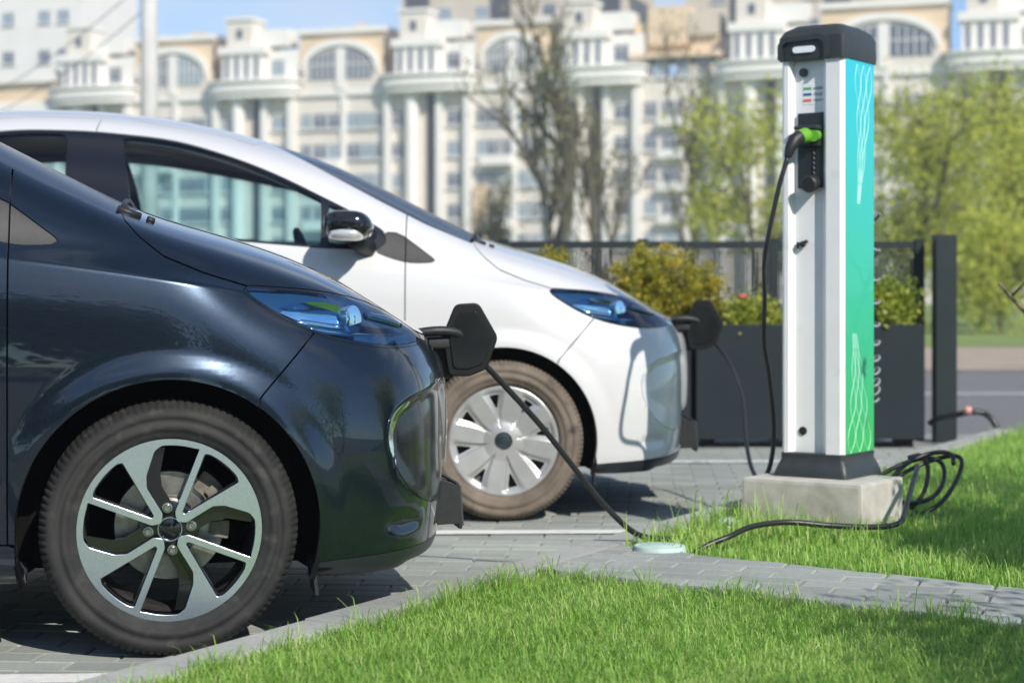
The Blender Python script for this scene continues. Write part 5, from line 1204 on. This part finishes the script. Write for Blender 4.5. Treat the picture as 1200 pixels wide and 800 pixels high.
# bare garden shrub just outside the right edge, one twig reaching into the picture
TW = mottle('twig bark', (.16,.12,.09), (.25,.19,.14), 60, .9, .001, 200)
def twig_shrub(label, loc, stems, seed, M=None, leaves=0):
    rnd = random.Random(seed); root = tag(empty('shrub', loc), label, 'shrub'); mb = MB(); tips = []
    for tip, bend in stems:
        tip = Vector(tip); mid = tip*.55+Vector(bend); P = smoothpath([(0, 0, -.05), tuple(mid), tuple(tip)], 7); mb.tube(P, list(np.linspace(.014, .0065, len(P))), 6)
        for k in range(5):
            b = P[rnd.randint(5, len(P)-2)]; e = b+Vector((rnd.gauss(0, .09), rnd.gauss(0, .09), rnd.uniform(.02, .16))); m_ = (b+e)/2+Vector((rnd.gauss(0, .015), rnd.gauss(0, .015), .015)); mb.tube([b, m_, e], [.0055, .005, .003], 5); tips += [m_, e]
        tips.append(P[-1])
    mb.obj('branches', TW, root, True)
    if leaves:
        T = np.array([tuple(t) for t in tips]); k = RNG.integers(0, len(T), leaves); C = T[k]+RNG.normal(size=(leaves, 3))*.06; me, n = leaf_mesh('foliage', C, .035); tone_attr(me, RNG.normal(.5, .2, leaves), 4); link('foliage', me, M or WILL, root)
    return root
twig_shrub('bare brown shrub at the right edge with one twig reaching into view', (2.42, 6.95, .06), [((-.575, .0, .855), (.05, 0, .02)), ((-.42, .1, .62), (.05, .05, 0)), ((.1, -.1, 1.2), (0, 0, .1)), ((.4, .1, 1.0), (.05, 0, .05)), ((-.15, .25, 1.15), (.05, 0, .05)), ((.25, -.3, .9), (0, 0, 0))], 4)

# young trees standing right of the picture, whose sparse crowns shade the lawn
tree('young sparse tree right of the view shading the lawn beyond the path', (2.8, 4.65, .05), 3.0, .8, WILL, 8500, .05, 3, .3, seed=51, trunk_r=.022)
tree('young sparse tree right of the view shading the foreground lawn', (1.95, 2.45, .05), 2.3, .6, WILL, 3600, .045, 3, .3, seed=57, trunk_r=.02)
bush('dense leafy shrub just right of the view shading the path and the lawn', (2.2, 4.92, .05), (.55, .42, .55), DGR, 420, 60, .05, .042)
# trees across the car park behind the viewer, seen only as reflections
for k, (x, y, H) in enumerate(((-14, -22, 9), (-7.5, -26, 11), (-1, -24, 8.5), (5.5, -28, 10), (13, -23, 9.5))):
    tree(('leftmost', 'second', 'middle', 'fourth', 'rightmost')[k]+' tree of the row across the car park behind the viewer', (x, y, 0), H, .8, DGR, 6000, .55, 3, .12, seed=70+k)
# air: pale even haze round the whole place
mb = MB(); mb.box((0, 115, 24), (460, 330, 50.4)); hz = mb.obj('haze', None); tag(hz, kind='stuff')
hm = bpy.data.materials.new('haze air'); hm.use_nodes = True; hn = hm.node_tree.nodes; hn.remove(hn['Principled BSDF']); pv = hn.new('ShaderNodeVolumePrincipled'); pv.inputs['Color'].default_value = (.93,.95,1,1); pv.inputs['Density'].default_value = .0015; pv.inputs['Anisotropy'].default_value = .2
hm.node_tree.links.new(pv.outputs[0], hn['Material Output'].inputs['Volume']); hz.data.materials.append(hm)
